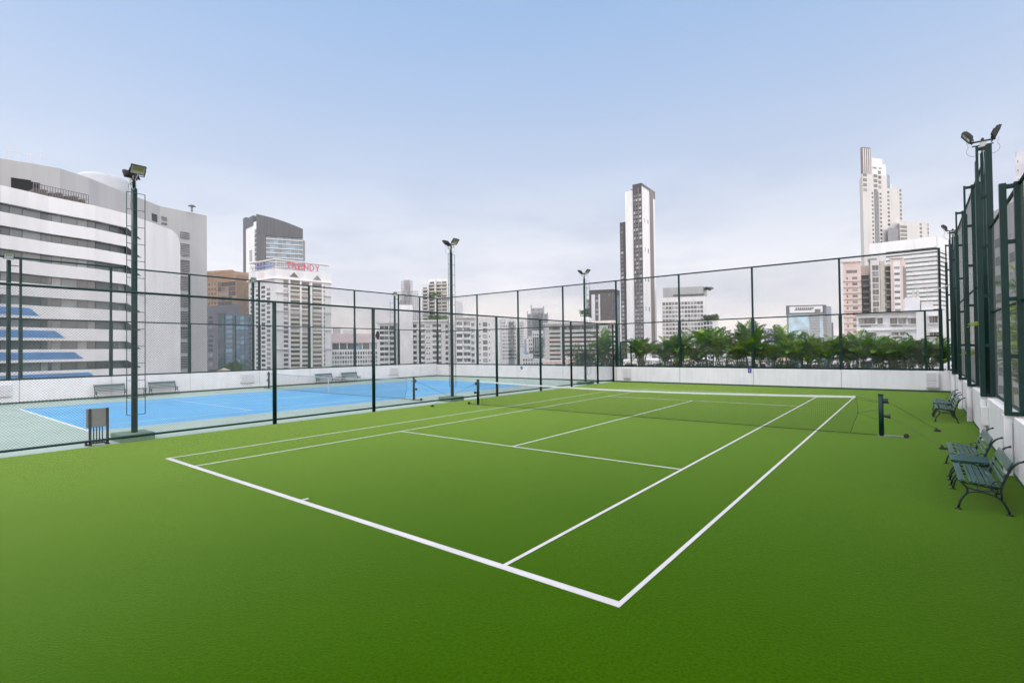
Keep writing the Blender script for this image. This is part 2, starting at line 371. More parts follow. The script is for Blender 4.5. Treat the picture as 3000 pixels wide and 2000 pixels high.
# ------------------------------------------------------------------ nets
def net_post(x, y, s, label, wheel=True, group='net posts'):
    t=thing('net_post',label,'net post',(x,y,0),0 if s>0 else pi,group)
    MB().tube([(0,0,0),(0,0,1.05)],.055,14).build('post',STEEL,t,smooth=True)
    MB().tube([(0,0,1.05),(0,0,1.075)],[.06,.058],14).build('cap',STEEL,t,smooth=True)
    mb=MB(); mb.tube([(.05,-.01,.90),(.14,-.01,.90)],.045,10); mb.box(.05,.15,-.04,.03,.84,.96); mb.tube([(.13,-.03,.9),(.17,-.05,.83)],.012,6); mb.build('winch',BLACK,t)
    mb=MB(); mb.tube([(.05,0,.52),(.16,0,.52)],[.03,.05],10); mb.tube([(.16,0,.52),(.19,0,.52)],.055,12); mb.build('tension_knob',BLACK,t)
    if wheel:
        mb=MB(); mb.box(-.08,.50,-.03,.03,.012,.045); mb.box(-.09,.09,-.09,.09,0,.014); mb.build('base_bar',plain('grey_base_steel',(.22,.24,.24),.35,.2,8,metal=.4),t)
        mb=MB(); mb.tube([(.50,-.035,.055),(.50,.035,.055)],.055,14); mb.tube([(.50,-.06,.055),(.50,.06,.055)],.018,8); mb.build('wheel',BLACK,t,smooth=False)
    return t
net_post(6.92,0,1,'dark net post with winch and wheel at the right of the green court')
net_post(-6.84,0,-1,'dark net post with wheel at the left of the green court near the dividing fence')
net_post(-10.86,0,1,'dark net post of the blue court beside the dividing fence')
net_post(-24.95,0.2,-1,'dark net post of the blue court by the left wall')
def net(cx, xl, xr, label, sp=.046, ragged=True, r=.0017, post=6.85):
    t=thing('tennis_net',label,'tennis net',(cx,0,0))
    def top(x): q=min(1,abs(x)/6.3); return .90+.10*q**1.6
    N=120; tp=MB(); xs=[xl+(xr-xl)*i/N for i in range(N+1)]
    V=[];F=[]
    for x in xs:
        z=top(x); V+=[(x,-.012,z),(x,-.014,z-.048),(x,.012,z),(x,.014,z-.048)]
    for i in range(N):
        a=4*i; F+=[(a,a+1,a+5,a+4),(a+2,a+6,a+7,a+3),(a,a+4,a+6,a+2),(a+1,a+3,a+7,a+5)]
    F+=[(0,2,3,1),(4*N,4*N+1,4*N+3,4*N+2)]
    tp.add(V,F).build('headband',TAPE if cx>-1 else TAPE2,t)
    def edge(v):  # right/left side sag, v 0 top .. 1 bottom
        return .05*sin(pi*min(1,v*1.6)) - .14*max(0,v-.55)*2 if ragged else 0
    mb=MB(); nz=20; nx=int((xr-xl)/sp)
    def P(u,v):
        x0=xl+(xr-xl)*u; z=(top(x0)-.05)*(1-v)+.03*v
        k=max(0,(u-.86)/.14); kk=max(0,(.10-u)/.10)
        x=x0+k*k*edge(v)-kk*kk*edge(v); y=.02*sin(u*9)*v
        return Vector((x,y,z))
    def strand(pts):
        k=len(mb.v)
        for i,p in enumerate(pts):
            tt=(pts[min(i+1,len(pts)-1)]-pts[max(i-1,0)]).normalized(); q=tt.cross(Vector((0,1,0))).normalized()
            mb.v+= [tuple(p+q*r),tuple(p-q*r*.5+Vector((0,r*.87,0))),tuple(p-q*r*.5-Vector((0,r*.87,0)))]
        for i in range(len(pts)-1):
            a=k+3*i
            for g in range(3): mb.f.append((a+g,a+(g+1)%3,a+3+(g+1)%3,a+3+g)); mb.mi.append(0)
    for i in range(nx+1): strand([P(i/nx,j/6) for j in range(7)])
    for j in range(1,nz+1): strand([P(i/60,j/nz) for i in range(61)])
    mb.build('mesh',NETM,t)
    c=MB()
    bl=[P(i/60,1) for i in range(61)]; c.tube(bl,.007,5)
    c.tube([P(1,j/10) for j in range(11)],.006,5); c.tube([P(0,j/10) for j in range(11)],.006,5)
    for s,xe in ((1,xr),(-1,xl)):
        e=1 if s>0 else 0
        c.tube([P(e,.02),(s*post,0,.86)],.004,5); c.tube([P(e,.42),(s*post,0,.66)],.003,5); c.tube([P(e,.42),(s*post,0,.42)],.003,5)
        c.tube([P(e,1),(s*(abs(xe)+.3),0,.03),(s*post,0,.03)],.007,5)
        c.tube([(xe,0,top(xe)-.02),(s*post,0,1.0 if s<0 else .90)],.004,5)
    c.build('cord',NETM,t)
    s=MB(); s.box(-.025,.025,-.02,-.016,.03,.9); s.box(-.025,.025,.016,.02,.03,.9); s.build('centre_strap',TAPE,t) if cx<-1 else None
    return t
net(0,-6.72,6.38,'black mesh tennis net with white headband across the green court')
net(-17.9,-6.5,6.5,'black mesh tennis net with white centre strap across the blue court',post=6.98)
def wire(a,b,label,name='guy_wire'):
    o=MB().tube([a,b],.005,5).build(name,plain('dark_wire',(.03,.04,.035),.5),None); tag(o,label,'guy wire',None); return o
wire((7.05,0,.90),(8.05,1.66,.05),'dark guy wire from the right net post to the farther floor anchor')
wire((7.05,0,.52),(8.06,-1.25,.05),'thin guy wire from the right net post to the nearer floor anchor')
wire((-6.98,0,.90),(-8.06,-1.45,.05),'dark guy wire from the left net post of the green court')
wire((-10.72,0,.90),(-9.68,1.40,.05),'dark guy wire from the blue court net post beside the dividing fence')
for x,y,l in ((8.06,1.70,'small black wedge anchor on the turf, farther one by the right net post'),(8.08,-1.27,'small black wedge anchor on the turf, nearer one by the right net post'),(-8.06,-1.47,'small black anchor on the turf near the left net post'),(-9.68,1.43,'small black anchor on the pale court behind the middle light pole')):
    mb=MB(); mb.prism([(x-.07,y-.03),(x+.06,y-.04),(x+.08,y+.03),(x-.05,y+.04)],0,.045); mb.tube([(x,y,.02),(x-.03 if x>0 else x+.03,y-.01,.10)],[.035,.012],8)
    tag(mb.build('floor_anchor',BLACK),l,'floor anchor','floor anchors of the net guy wires')
# ------------------------------------------------------------------ benches
def iron_side(y, M=None):
    mb=MB()
    def T(p,r): mb.tube([(a,y,b) for a,b in p],r,6)
    T([(.00,.012),(.01,.06),(.02,.11),(.05,.17),(.085,.22),(.105,.26),(.10,.31),(.07,.35),(.035,.385)],[.016,.015,.014,.014,.014,.014,.014,.013,.013])
    T([(.035,.385),(.12,.380),(.22,.368),(.34,.352),(.42,.350),(.455,.375)],.013)
    T([(.04,.38),(.09,.325),(.17,.298),(.26,.292),(.34,.300),(.42,.335)],.011)
    T([(.07,.215),(.13,.255),(.20,.275),(.28,.275),(.36,.25),(.43,.215),(.47,.17),(.50,.11),(.52,.05),(.525,.012)],[.012,.012,.012,.012,.013,.015,.016,.016,.016,.017])
    T([(.455,.19),(.452,.26),(.45,.33),(.462,.40),(.49,.48),(.52,.56),(.555,.64),(.59,.69),(.63,.725),(.675,.742)],[.013,.013,.014,.016,.017,.016,.016,.015,.014,.013])
    T([(.40,.335),(.40,.24)],.011)
    T([(.36,.40),(.385,.44),(.43,.45),(.47,.43)],.009)
    mb.ball((.68,y,.745),.020,8); mb.box(-.035,.035,y-.022,y+.022,0,.016); mb.box(.49,.565,y-.022,y+.022,0,.016)
    return mb
BL=1.34
def bench(label, group):
    t=thing('park_bench',label,'bench',(0,0,0),0,group)
    for y in (0.03,BL-.03): iron_side(y).build('side_frame',IRON,t,smooth=True)
    for i,(x,z,w) in enumerate(((.045,.402,.075),(.140,.397,.030),(.195,.390,.055),(.265,.382,.055),(.330,.374,.035),(.390,.368,.060))):
        MB().box(x-w/2,x+w/2,0,BL,z,z+.020).build('seat_slat',SLAT,t,bevel=.004)
    for (x,z,h,a) in ((.475,.455,.040,.30),(.50,.535,.040,.34),(.555,.655,.135,.46)):
        M=Matrix.Translation((x,0,z))@Matrix.Rotation(a,4,'Y'); MB().box(-.030,-.010,0,BL,-h/2,h/2,M).build('back_slat',SLAT,t,bevel=.004)
    mb=MB()
    for y in (.03,BL-.03):
        for x,z in ((.045,.424),(.195,.412),(.39,.390)): mb.ball((x,y,z),.010,6)
    mb.build('bolt',IRON,t); mb=MB(); mb.tube([(.22,.03,.30),(.22,BL-.03,.30)],.008,6); mb.build('tie_rod',IRON,t)
    return t
def table(label, group):
    t=thing('side_table',label,'side table',(0,0,0),0,group)
    MB().box(0,.50,-.02,.50,.405,.44).build('table_top',plain('dark_green_table_paint',(.008,.045,.045),.3,.2,6),t,bevel=.006)
    for y in (.03,.45):
        mb=MB(); 
        for s,x0 in ((1,0.0),(-1,.50)):
            mb.tube([(x0,y,.012),(x0+s*.02,y,.10),(x0+s*.07,y,.19),(x0+s*.10,y,.27),(x0+s*.06,y,.34),(x0+s*.03,y,.40)],.013,6)
            mb.box(x0-.03,x0+.03,y-.02,y+.02,0,.015)
        mb.tube([(.09,y,.22),(.18,y,.27),(.25,y,.28),(.32,y,.27),(.41,y,.22)],.011,6); mb.tube([(.03,y,.40),(.15,y,.33),(.25,y,.32),(.35,y,.33),(.47,y,.40)],.009,6)
        mb.build('side_frame',IRON,t,smooth=True)
    return t
G='green slatted benches along the court walls'; GT='small green tables between benches'
b0=bench('nearest green slatted bench with curled iron legs by the right wall',G); b0.location=(8.06,-6.53,0)
clone(b0,(8.06,-4.30,0),0,'second green slatted bench by the right wall, just past the small table',G)
clone(b0,(8.07,3.86,0),0,'third green slatted bench by the right wall, in front of its table',G)
clone(b0,(8.09,6.05,0),0,'farthest green slatted bench by the right wall',G)
t0=table('small dark green table between the two nearest benches on the right',GT); t0.location=(8.05,-5.0,0)
clone(t0,(8.05,5.35,0),0,'small dark green table between the two far benches on the right',GT)
for y,l in ((-7.12,'green bench against the left wall, leftmost of the four there'),(-4.70,'green bench against the left wall, second from the left'),(5.45,'green bench against the left wall, third from the left'),(7.6,'green bench against the left wall, nearest the far corner')):
    clone(b0,(-25.55,y,0),pi,l,G)
clone(t0,(-25.55,-6.25,0),pi,'small dark table between the two left benches on the left wall',GT)
clone(t0,(-25.55,6.2,0),pi,'small dark table between the two far benches on the left wall',GT)
# ------------------------------------------------------------------ folded stand by the fence
t=thing('folding_stand','folded court stand with grey board and black bars behind the dividing fence','folding stand',(-8.98,-12.26,0))
MB().box(-.035,.035,-.235,.215,.46,.935).build('board',GREYBOX,t,bevel=.006)
for y in (-.17,.19):
    mb=MB(); mb.box(.036,.066,y-.028,y+.028,.0,.94); mb.box(-.10,.12,y-.03,y+.03,0,.035); mb.build('side_rail',BLACK,t,bevel=.004)
for i in range(4): MB().box(.01,.032,-.09+i*.06-.011,-.09+i*.06+.011,.05,.46).build('bar',BLACK,t)
mb=MB(); mb.box(-.02,.09,-.14,.16,.04,.07); mb.build('foot_bar',BLACK,t)
mb=MB(); mb.tube([(.0,-.26,.05),(.0,-.22,.05)],.045,10); mb.build('wheel',BLACK,t)
# ------------------------------------------------------------------ wall boxes and signs
WB=plain('white_box_enamel',(.62,.61,.60),.5,.1,4)
def wallbox(x,z0,z1,w,label):
    t=thing('electrical_box',label,'electrical box',(x,YF,z0),0,'white service boxes on the walls')
    MB().box(0,w,-.09,-.002,0,z1-z0).build('housing',WB,t,bevel=.008)
    MB().box(.03,w-.13,-.104,-.0905,.33,z1-z0-.04).build('door',WALLD,t,bevel=.004)
    MB().box(.03,w-.13,-.104,-.0905,.05,.29).build('door',WALLD,t,bevel=.004)
    MB().box(w-.10,w-.04,-.115,-.0905,.04,z1-z0-.04).build('conduit',WB,t)
    MB().box(-.02,w+.02,-.12,-.002,-.03,-.001).build('base_lip',plain('box_lip_grey',(.3,.3,.3),.6),t)
wallbox(-8.02,.28,.95,.50,'white louvred box on the far wall beside the dividing fence')
wallbox(8.05,.22,.97,.50,'white louvred box on the far wall at the right corner')
for y,l in ((-12.4,'white service box on the left wall at the picture edge'),(-.95,'white service box on the left wall below the white hotel'),(10.9,'white service box on the left wall toward the far corner')):
    t=thing('electrical_box',l,'electrical box',(XL+.002,y,.38),0,'white service boxes on the walls')
    MB().box(.0,.08,0,.85,0,.55).build('housing',WB,t,bevel=.008); MB().box(.081,.09,.05,.8,.05,.5).build('door',WALLD,t); MB().box(0,.10,-.02,.87,-.03,-.001).build('base_lip',plain('box_lip_grey',(.3,.3,.3),.6),t)
SB=plain('navy_sign',(.035,.025,.28),.4,.1)
for x,z,w,l,two in ((0.0,.90,.19,'small navy blue square sign on the far wall behind the green court',0),(-16.74,.86,.19,'small navy blue sign on the far wall behind the blue court',1)):
    t=thing('court_sign',l,'sign',(x,YF-.004,z),0,'blue court number signs')
    MB().box(-w/2,w/2,-.008,0,-.125,.125).build('plate',SB,t)
    mb=MB()
    if not two: mb.box(-.012,.012,-.011,-.0085,-.06,.07); mb.box(-.03,-.0125,-.011,-.0085,.035,.055); mb.box(-.03,.03,-.0112,-.0085,-.07,-.0605)
    else:
        for a in ((-.035,.035,.05,.07),(.015,.035,.005,.0495),(-.035,.035,-.012,.0045),(-.035,-.015,-.055,-.0125),(-.035,.035,-.075,-.0555)): mb.box(a[0],a[1],-.011,-.0085,a[2],a[3])
    mb.build('number',TAPE,t)
def box_on_right(y,l):
    t=thing('electrical_box',l,'electrical box',(8.955,y,.42),0,'white service boxes on the walls')
    MB().box(-.13,0,0,.02,0,.42).build('side_plate',WB,t); MB().box(-.12,-.002,.021,.36,.0,.42).build('housing',WB,t,bevel=.006); 
box_on_right(.18,'white service box on the right wall behind the two nearest benches')
# dark red cloth caught on the fence
mb=MB(); random.seed(3)
mb.ball((0,0,0),.12,12,(.35,.75,1.25)); mb.v=[(x+random.uniform(-.015,.015),y+random.uniform(-.03,.03)+.05*max(0,z)*3,z+random.uniform(-.02,.02)) for x,y,z in mb.v]
mb.tube([(0,-.02,-.13),(0,.10,-.15)],.02,6)
tag(mb.build('cloth_bag',plain('dark_plum_cloth',(.07,.035,.055),.9,.4,14),None,smooth=True,loc=(XM-.10,-3.58,2.93)),'small dark plum cloth bag hanging behind a post of the dividing fence','bag')
# ------------------------------------------------------------------ palms and shrubs
def leafmat(name,c1,c2,c3):
    m,nt,b=nm(name); oi=nt.nodes.new('ShaderNodeObjectInfo')
    a,_=noise_col(nt,5,4,c1,c2,.32,.68); h,_=noise_col(nt,1.3,3,(0,0,0),(1,1,1),.48,.72)
    vr=nt.nodes.new('ShaderNodeValToRGB'); vr.color_ramp.elements[0].color=(.72,.75,.72,1); vr.color_ramp.elements[1].color=(1.45,1.35,1.1,1); nt.links.new(oi.outputs['Random'],vr.inputs[0])
    nt.links.new(mix(nt,mix(nt,a.outputs[0],c3+(1,),h.outputs[0]),vr.outputs[0],1,'MULTIPLY'),b.inputs['Base Color']); setin(b,Roughness=.42)
    tr=nt.nodes.new('ShaderNodeBsdfTranslucent'); nt.links.new(mix(nt,a.outputs[0],(.9,1.2,.3,1),1,'MULTIPLY'),tr.inputs[0]); mx=nt.nodes.new('ShaderNodeMixShader'); mx.inputs[0].default_value=.25
    out=nt.nodes['Material Output']; nt.links.new(b.outputs[0],mx.inputs[1]); nt.links.new(tr.outputs[0],mx.inputs[2]); nt.links.new(mx.outputs[0],out.inputs[0]); return m
PALM=leafmat('palm_leaf',(.018,.070,.008),(.12,.26,.018),(.34,.46,.035))
PALMY=leafmat('young_palm_leaf',(.12,.20,.02),(.22,.32,.03),(.35,.36,.04))
SHRUB=leafmat('shrub_leaf',(.018,.055,.016),(.045,.11,.035),(.14,.20,.09))
STEM=plain('palm_stem',(.16,.15,.06),.6,.4,6)
def frond(mb, base, az, el, ln, droop, lw=.022, ll=.36, n=26, up=.5):
    base=Vector(base); h=Vector((cos(az),sin(az),0)); pts=[]; p=base.copy(); e=el; N=12
    for i in range(N+1):
        pts.append(p.copy()); d=h*cos(e)+Vector((0,0,sin(e))); p=p+d*(ln/N); e-=droop/N*(.5+i/N)
    mb.tube(pts,[.012*(1-i/(N+1))+.002 for i in range(N+1)],4,caps=False)
    side=h.cross(Vector((0,0,1)))
    for i in range(n):
        f=.16+.84*i/(n-1); k=min(N-1,int(f*N)); w=f*N-k; q=pts[k].lerp(pts[k+1],w); t=(pts[k+1]-pts[k]).normalized()
        L=ll*(sin(pi*min(.97,(f*.86+.12)))**.7)*random.uniform(.85,1.1)
        for s in (-1,1):
            d=(side*s*.85+t*.55+side.cross(t).normalized()*(up if side.cross(t).z>0 else -up)*random.uniform(.5,1.2)).normalized()
            tip=q+d*L+Vector((0,0,-.16*L*random.uniform(.5,1.6))); mid=q+d*L*.5; wv=t*lw
            mb.add([q,mid+wv,tip,mid-wv],[(0,1,2,3)])
def palm_variant(seed, stems, h, fl):
    random.seed(seed); cr=MB(); st=MB()
    for k in range(stems):
        a=random.uniform(0,2*pi); rr=random.uniform(.0,.22); b=Vector((cos(a)*rr,sin(a)*rr,0)); hh=h*random.uniform(.55,1.0); lean=random.uniform(.05,.22)
        pts=[b+Vector((cos(a)*lean*hh*(i/5)**1.5,sin(a)*lean*hh*(i/5)**1.5,hh*i/5)) for i in range(6)]
        st.tube(pts,[.03-.002*i for i in range(6)],6,caps=False)
        top=pts[-1]; nf=random.randint(6,8); a0=random.uniform(0,6.28)
        for j in range(nf):
            up=j/(nf-1); el=random.uniform(.35,.8)+up*.72
            frond(cr,top,a0+j*2.4,el,fl*random.uniform(.8,1.1),random.uniform(.9,1.6)*(1.15-up*.75))
    return cr,st
PV=[]
specs=[(11,5,1.7,1.12),(12,6,1.4,1.02),(13,5,1.9,1.15),(14,5,1.5,.98),(15,6,1.65,1.08)]
GP='areca palms in the planter behind the far wall'
def mk_palm(sp,label,group,mat=PALM,loc=(0,0,0)):
    cr,st=palm_variant(*sp); t=thing('palm_tree',label,'palm',loc,0,group); st.build('trunk',STEM,t); cr.build('crown',mat,t); return t
random.seed(21)
plist=[]; 
tops=[(1760,972,0),(1880,985,0),(1935,1000,2),(1985,975,0),(2000,978,2),(2055,1000,1),(2085,962,0),(2118,975,1),(2165,985,1),(2200,945,2),(2235,985,1),(2262,1000,1),(2290,953,2),(2330,985,0),(2352,974,1),(2385,1000,0),(2415,985,1),(2440,972,2),(2495,995,0),(2522,965,1),(2560,990,1),(2590,985,1),(2625,1000,0),(2660,972,1),(2700,1000,0),(2745,985,0)]
placed={}
for i,(px,py,k) in enumerate(tops):
    y=YF+.75+.5*random.random(); zc=None
    d=ray(px,HY(px)); tt=(y-CY)/d.y; p=C0+d*tt
    dz=(HY(px)-py)/FOC*(tt*FOC)+CZ
    plist.append((p.x,y,dz-.1))
base_h=[2.5,2.15,2.75,2.2,2.45]
pr=[]
place_words=['farthest left','in front of the tall brown striped tower','under the white glass gridded block','by the blue glass tower','before the pink apartment block','at the right corner of the far wall']
for i,(x,y,zt) in enumerate(plist):
    px=tops[i][0]
    w=('left of the court corner' if px<1800 else 'under the slim tower' if px<1930 else 'under the gridded block' if px<2110 else 'above the blue sign' if px<2300 else 'under the blue tower' if px<2450 else 'under the pink tower' if px<2640 else 'by the right corner')
    sz='tall' if tops[i][1]<978 else 'low' if tops[i][1]>992 else 'mid height'
    cnt=placed.get((w,sz),0); placed[(w,sz)]=cnt+1
    lab='%s feathery palm %s%s'%(sz,w,'' if cnt==0 else ', %s such from the left'%(['second','third','fourth','fifth'][cnt-1]))
    v=i%5; z0=.25; s=(zt-z0)/(base_h[v]+.02)
    if i<5: t=mk_palm(specs[v],lab,GP); pr.append(t)
    else: t=clone(pr[v],(0,0,0),0,lab,GP)
    t.location=(x,y,z0); t.rotation_euler=(0,0,random.uniform(0,6.28)); t.scale=(s*1.0,s*1.0,s*(1.0 if i%3 else 1.06))
mk_palm((31,2,1.15,.8),'small yellow leaved palm behind the far wall beside the gate frame','areca palms in the planter behind the far wall',PALMY,(-6.9,YF+.8,.8)).scale=(1.1,1.1,1.25)
def shrub_mb(seed,n=1500,R=(.75,.5,.8),leaf=.075,c0=(0,0,.9)):
    random.seed(seed); mb=MB(); cl=[(Vector((random.gauss(0,.5)*R[0],random.gauss(0,.45)*R[1],c0[2]+random.gauss(0,.42)*R[2])),random.uniform(.14,.30)*(R[0]+R[1]+R[2])/2.05) for _ in range(24)]
    for i in range(n):
        c,r=random.choice(cl); d=Vector((random.gauss(0,1),random.gauss(0,1),random.gauss(0,1))).normalized()
        p=c+d*r*random.uniform(.5,1); a=(d+Vector((random.uniform(-.6,.6),random.uniform(-.6,.6),random.uniform(-.9,.3)))).normalized(); b=a.cross(Vector((random.uniform(-1,1),random.uniform(-1,1),1))).normalized()*leaf*.42; L=leaf*random.uniform(.8,1.5)
        mb.add([p,p+a*L*.5+b,p+a*L,p+a*L*.5-b],[(0,1,2,3)])
    return mb
def stem_mb(seed,h=1.0,n=6):
    random.seed(seed); mb=MB()
    for i in range(n):
        a=random.uniform(0,6.28); mb.tube([(cos(a)*.05,sin(a)*.05,0),(cos(a)*.15,sin(a)*.12,h*.5),(cos(a)*.4,sin(a)*.25,h*1.1)],[.02,.015,.006],5,caps=False)
    return mb
GS='dark leafy shrubs behind the far wall'
sp=[]
swords={}
for i,(px,zt) in enumerate(((1702,3.0),(1738,3.0),(1785,2.8),(1850,2.2),(1905,2.35),(1955,2.7),(1972,2.5),(2030,2.4),(2070,2.6),(2130,2.55),(2150,2.3),(2185,2.3),(2225,2.2),(2255,2.45),(2300,2.6),(2318,2.4),(2345,2.3),(2400,2.2),(2430,2.2),(2490,2.3),(2530,2.3),(2570,2.4),(2605,2.45),(2640,2.2),(2685,2.2),(2725,2.2))):
    y=YF+.75+random.random()*.5; d=ray(px,HY(px)); p=C0+d*((y-CY)/d.y)
    w=('left of the far corner gate frame' if px<1800 else 'beneath the tall slim tower' if px<1930 else 'beneath the white gridded glass block' if px<2110 else 'around the small blue sign' if px<2300 else 'beneath the blue glass tower' if px<2450 else 'beneath the pink apartment block' if px<2640 else 'by the right corner')
    c=swords.get(w,0); swords[w]=c+1
    lab='dark leafy shrub %s%s'%(w,'' if c==0 else ', %s from the left'%['second','third','fourth','fifth','sixth'][c-1])
    if i<4:
        t=thing('shrub',lab,'shrub',(0,0,0),0,GS); stem_mb(40+i,1.0).build('stem',STEM,t); shrub_mb(50+i).build('foliage',SHRUB,t); sp.append(t)
    else: t=clone(sp[i%4],(0,0,0),0,lab,GS)
    t.location=(p.x,y,.15-(.5 if i%2 else 0)); t.rotation_euler=(0,0,random.uniform(-.5,.5)+(pi if i%2 else 0)); s=(zt-.15)/(1.75 if i<3 else 2.2 if i%2 else 2.6); t.scale=(s*1.0,s*1.0,s)
o=MB().box(-14,XR,YF+.32,YF+1.9,-.9,.3).build('planter',plain('planter_concrete',(.35,.34,.32),.8,.3)); tag(o,'long concrete planter behind the far wall holding palms and shrubs','planter')
# thin railing seen through the stems
rl=thing('metal_railing','thin dark metal railing behind the planted palms on the far wall','railing')
mb=MB()
for i in range(120): x=-8+i*.14; mb.tube([(x,YF+2.1,.2),(x,YF+2.1,1.35)],.009,4)
mb.build('baluster',BLACK,rl)['kind']='stuff'
mb=MB(); mb.tube([(-8.1,YF+2.1,1.36),(8.9,YF+2.1,1.36)],.02,6); mb.build('handrail',BLACK,rl)
# big palms behind the right fence
GR='palms behind the right hand fence'
def big_palm(seed,hmax,fl,stems):
    random.seed(seed); cr=MB(); st=MB()
    for k in range(stems):
        a=random.uniform(0,6.28); rr=random.uniform(.05,.45); b=Vector((cos(a)*rr,sin(a)*rr,0)); hh=hmax*(.18+.82*(k+.5)/stems); lean=.10
        pts=[b+Vector((cos(a)*lean*hh*(i/5)**1.5,sin(a)*lean*hh*(i/5)**1.5,hh*i/5)) for i in range(6)]
        st.tube(pts,[.045-.003*i for i in range(6)],7,caps=False); nf=8; a0=random.uniform(0,6.28)
        for j in range(nf): up=j/(nf-1); frond(cr,pts[-1],a0+j*2.4,random.uniform(.35,.7)+up*.8,fl*random.uniform(.8,1.1),random.uniform(1.0,1.7)*(1.15-up*.6),ll=.46,n=30,lw=.026)
    return cr,st
rl_=['tall feathery palm behind the right fence at the picture edge','bushy palm behind the right fence between the nearest paired posts','tall palm behind the right fence beside the light pole','tall palm behind the right fence past the light pole','farther tall palm behind the right fence','farthest palm behind the right fence near the corner']
rp=[]
for i,(x,y,s) in enumerate(((10.6,-1.4,.72),(10.75,3.2,.92),(11.4,6.8,1.1),(11.9,10.4,1.2),(12.8,14.5,1.35),(12.0,18.4,.9))):
    if i<3:
        cr,st=big_palm(61+i,4.0,1.5,9); t=thing('palm_tree',rl_[i],'palm',(0,0,0),0,GR); st.build('trunk',STEM,t); cr.build('crown',PALM,t); rp.append(t)
    else: t=clone(rp[i%3],(0,0,0),0,rl_[i],GR)
    t.location=(x,y,-.6); t.rotation_euler=(0,0,i*1.3); t.scale=(s,s,s)
o=MB().box(XR+.6,XR+3.6,Y0,YF+2,-1.2,-.1).build('planter',plain('planter_concrete',(.35,.34,.32),.8,.3)); tag(o,'long planter behind the right wall holding tall palms','planter')
for (x,y,z,az,ln,n_,lab) in ((9.28,1.9,2.80,pi*.98,.52,4,'small palm tuft poking through the fence beside the light pole'),(9.3,5.6,2.02,pi,.5,3,'bright green palm tip poking out low between far paired posts'),(9.42,-3.2,2.95,pi,.55,3,'bright palm tip poking out at the picture edge'),(9.42,-3.1,2.35,pi,.45,2,'lower bright palm tip poking out at the picture edge')):
    random.seed(int(z*100)); t=thing('palm_tree',lab,'palm',(x,y,0),0,GR); mb=MB()
    for k in range(n_): frond(mb,(0,0,z),az+random.uniform(-.6,.6),random.uniform(.0,.5),ln*random.uniform(.7,1.1),random.uniform(.5,1.0),ll=.17,n=16,lw=.012)
    mb.build('crown',PALMY,t); MB().tube([(.35,0,-.5),(.2,0,z-.6),(0,0,z)],[.03,.02,.01],8).build('trunk',STEM,t)
# ------------------------------------------------------------------ city helpers
UNIT={}
TW2=W2
DPX=[0.0]
def W2(px,zc): return TW2(px+DPX[0],zc)
def tilt(px,y): DPX[0]=(.0119+.000007*(px-1500))*(HY(px)-y)
def unit_cube(mat):
    k=mat.name
    if k not in UNIT:
        mb=MB(); mb.box(-.5,.5,-.5,.5,-.5,.5); me=bpy.data.meshes.new('pane'); me.from_pydata(mb.v,[],mb.f); me.materials.append(mat); UNIT[k]=me
    return UNIT[k]
class Bld:
    def __init__(s,name,label,px,zc,group='city buildings beyond the courts',cat='building'):
        p=W2(px,zc); s.o=Vector((p.x,p.y,ZG)); s.root=thing(name,label,cat,s.o,0,group); s.w=[]
    def part(s,name,mb,mat,parent=None,smooth=False,bevel=0):
        mb.v=[(x-s.o.x,y-s.o.y,z-s.o.z) for x,y,z in mb.v]
        return mb.build(name,mat,parent or s.root,smooth=smooth,bevel=bevel)
    def prism(s,name,poly,z0,z1,mat): return s.part(name,MB().prism([tuple(p) for p in poly],z0,z1),mat)
class Face:
    """vertical facade between two surveyed corners (left to right as seen)"""
    def __init__(s,a,b):
        s.A=a; s.B=b; s.L=(b-a).length; s.d=(b-a)/s.L; n=Vector((s.d.y,-s.d.x)); c=Vector((CX,CY))
        s.n = n if (c-a).dot(n)>0 else -n
    def u(s,px):
        r=ray(px,HY(px)); rx,ry=r.x,r.y; ax,ay=s.A.x-CX,s.A.y-CY; dx,dy=s.d.x,s.d.y
        det=rx*(-dy)+dx*ry; return (rx*ay-ry*ax)/det*1.0 if abs(det)>1e-9 else 0
    def U(s,px):                          # distance along the facade where bearing px meets it
        r=ray(px+DPX[0],HY(px)); # A + d*u = C + r*t
        det=s.d.x*(-r.y)+r.x*s.d.y; bx,by=CX-s.A.x,CY-s.A.y
        return (bx*(-r.y)+r.x*by)/det
    def Z(s,px,py):
        q=s.A+s.d*s.U(px); r=ray(px,py); t=((q.x-CX)*r.x+(q.y-CY)*r.y)/(r.x**2+r.y**2); return CZ+r.z*t
    def P(s,u,dep=0): q=s.A+s.d*u+s.n*dep; return q
    def box(s,mb,u0,u1,z0,z1,d0,d1): return mb.prism([tuple(s.P(u0,d0)),tuple(s.P(u1,d0)),tuple(s.P(u1,d1)),tuple(s.P(u0,d1))],z0,z1)
    def body(s,depth,u0=0,u1=None):
        u1=s.L if u1 is None else u1; v=(s.P((u0+u1)/2)-Vector((CX,CY))).normalized()*depth; return [s.P(u0),s.P(u1),s.P(u1)+v,s.P(u0)+v]
def windows(b,f,cols,rows,mat,name='window',d=.05,px=True):
    for c0,c1 in cols:
        u0,u1=(f.U(c0),f.U(c1)) if px else (c0,c1)
        for z0,z1 in rows: b.w.append((f,u0,u1,z0,z1,mat,name,d))
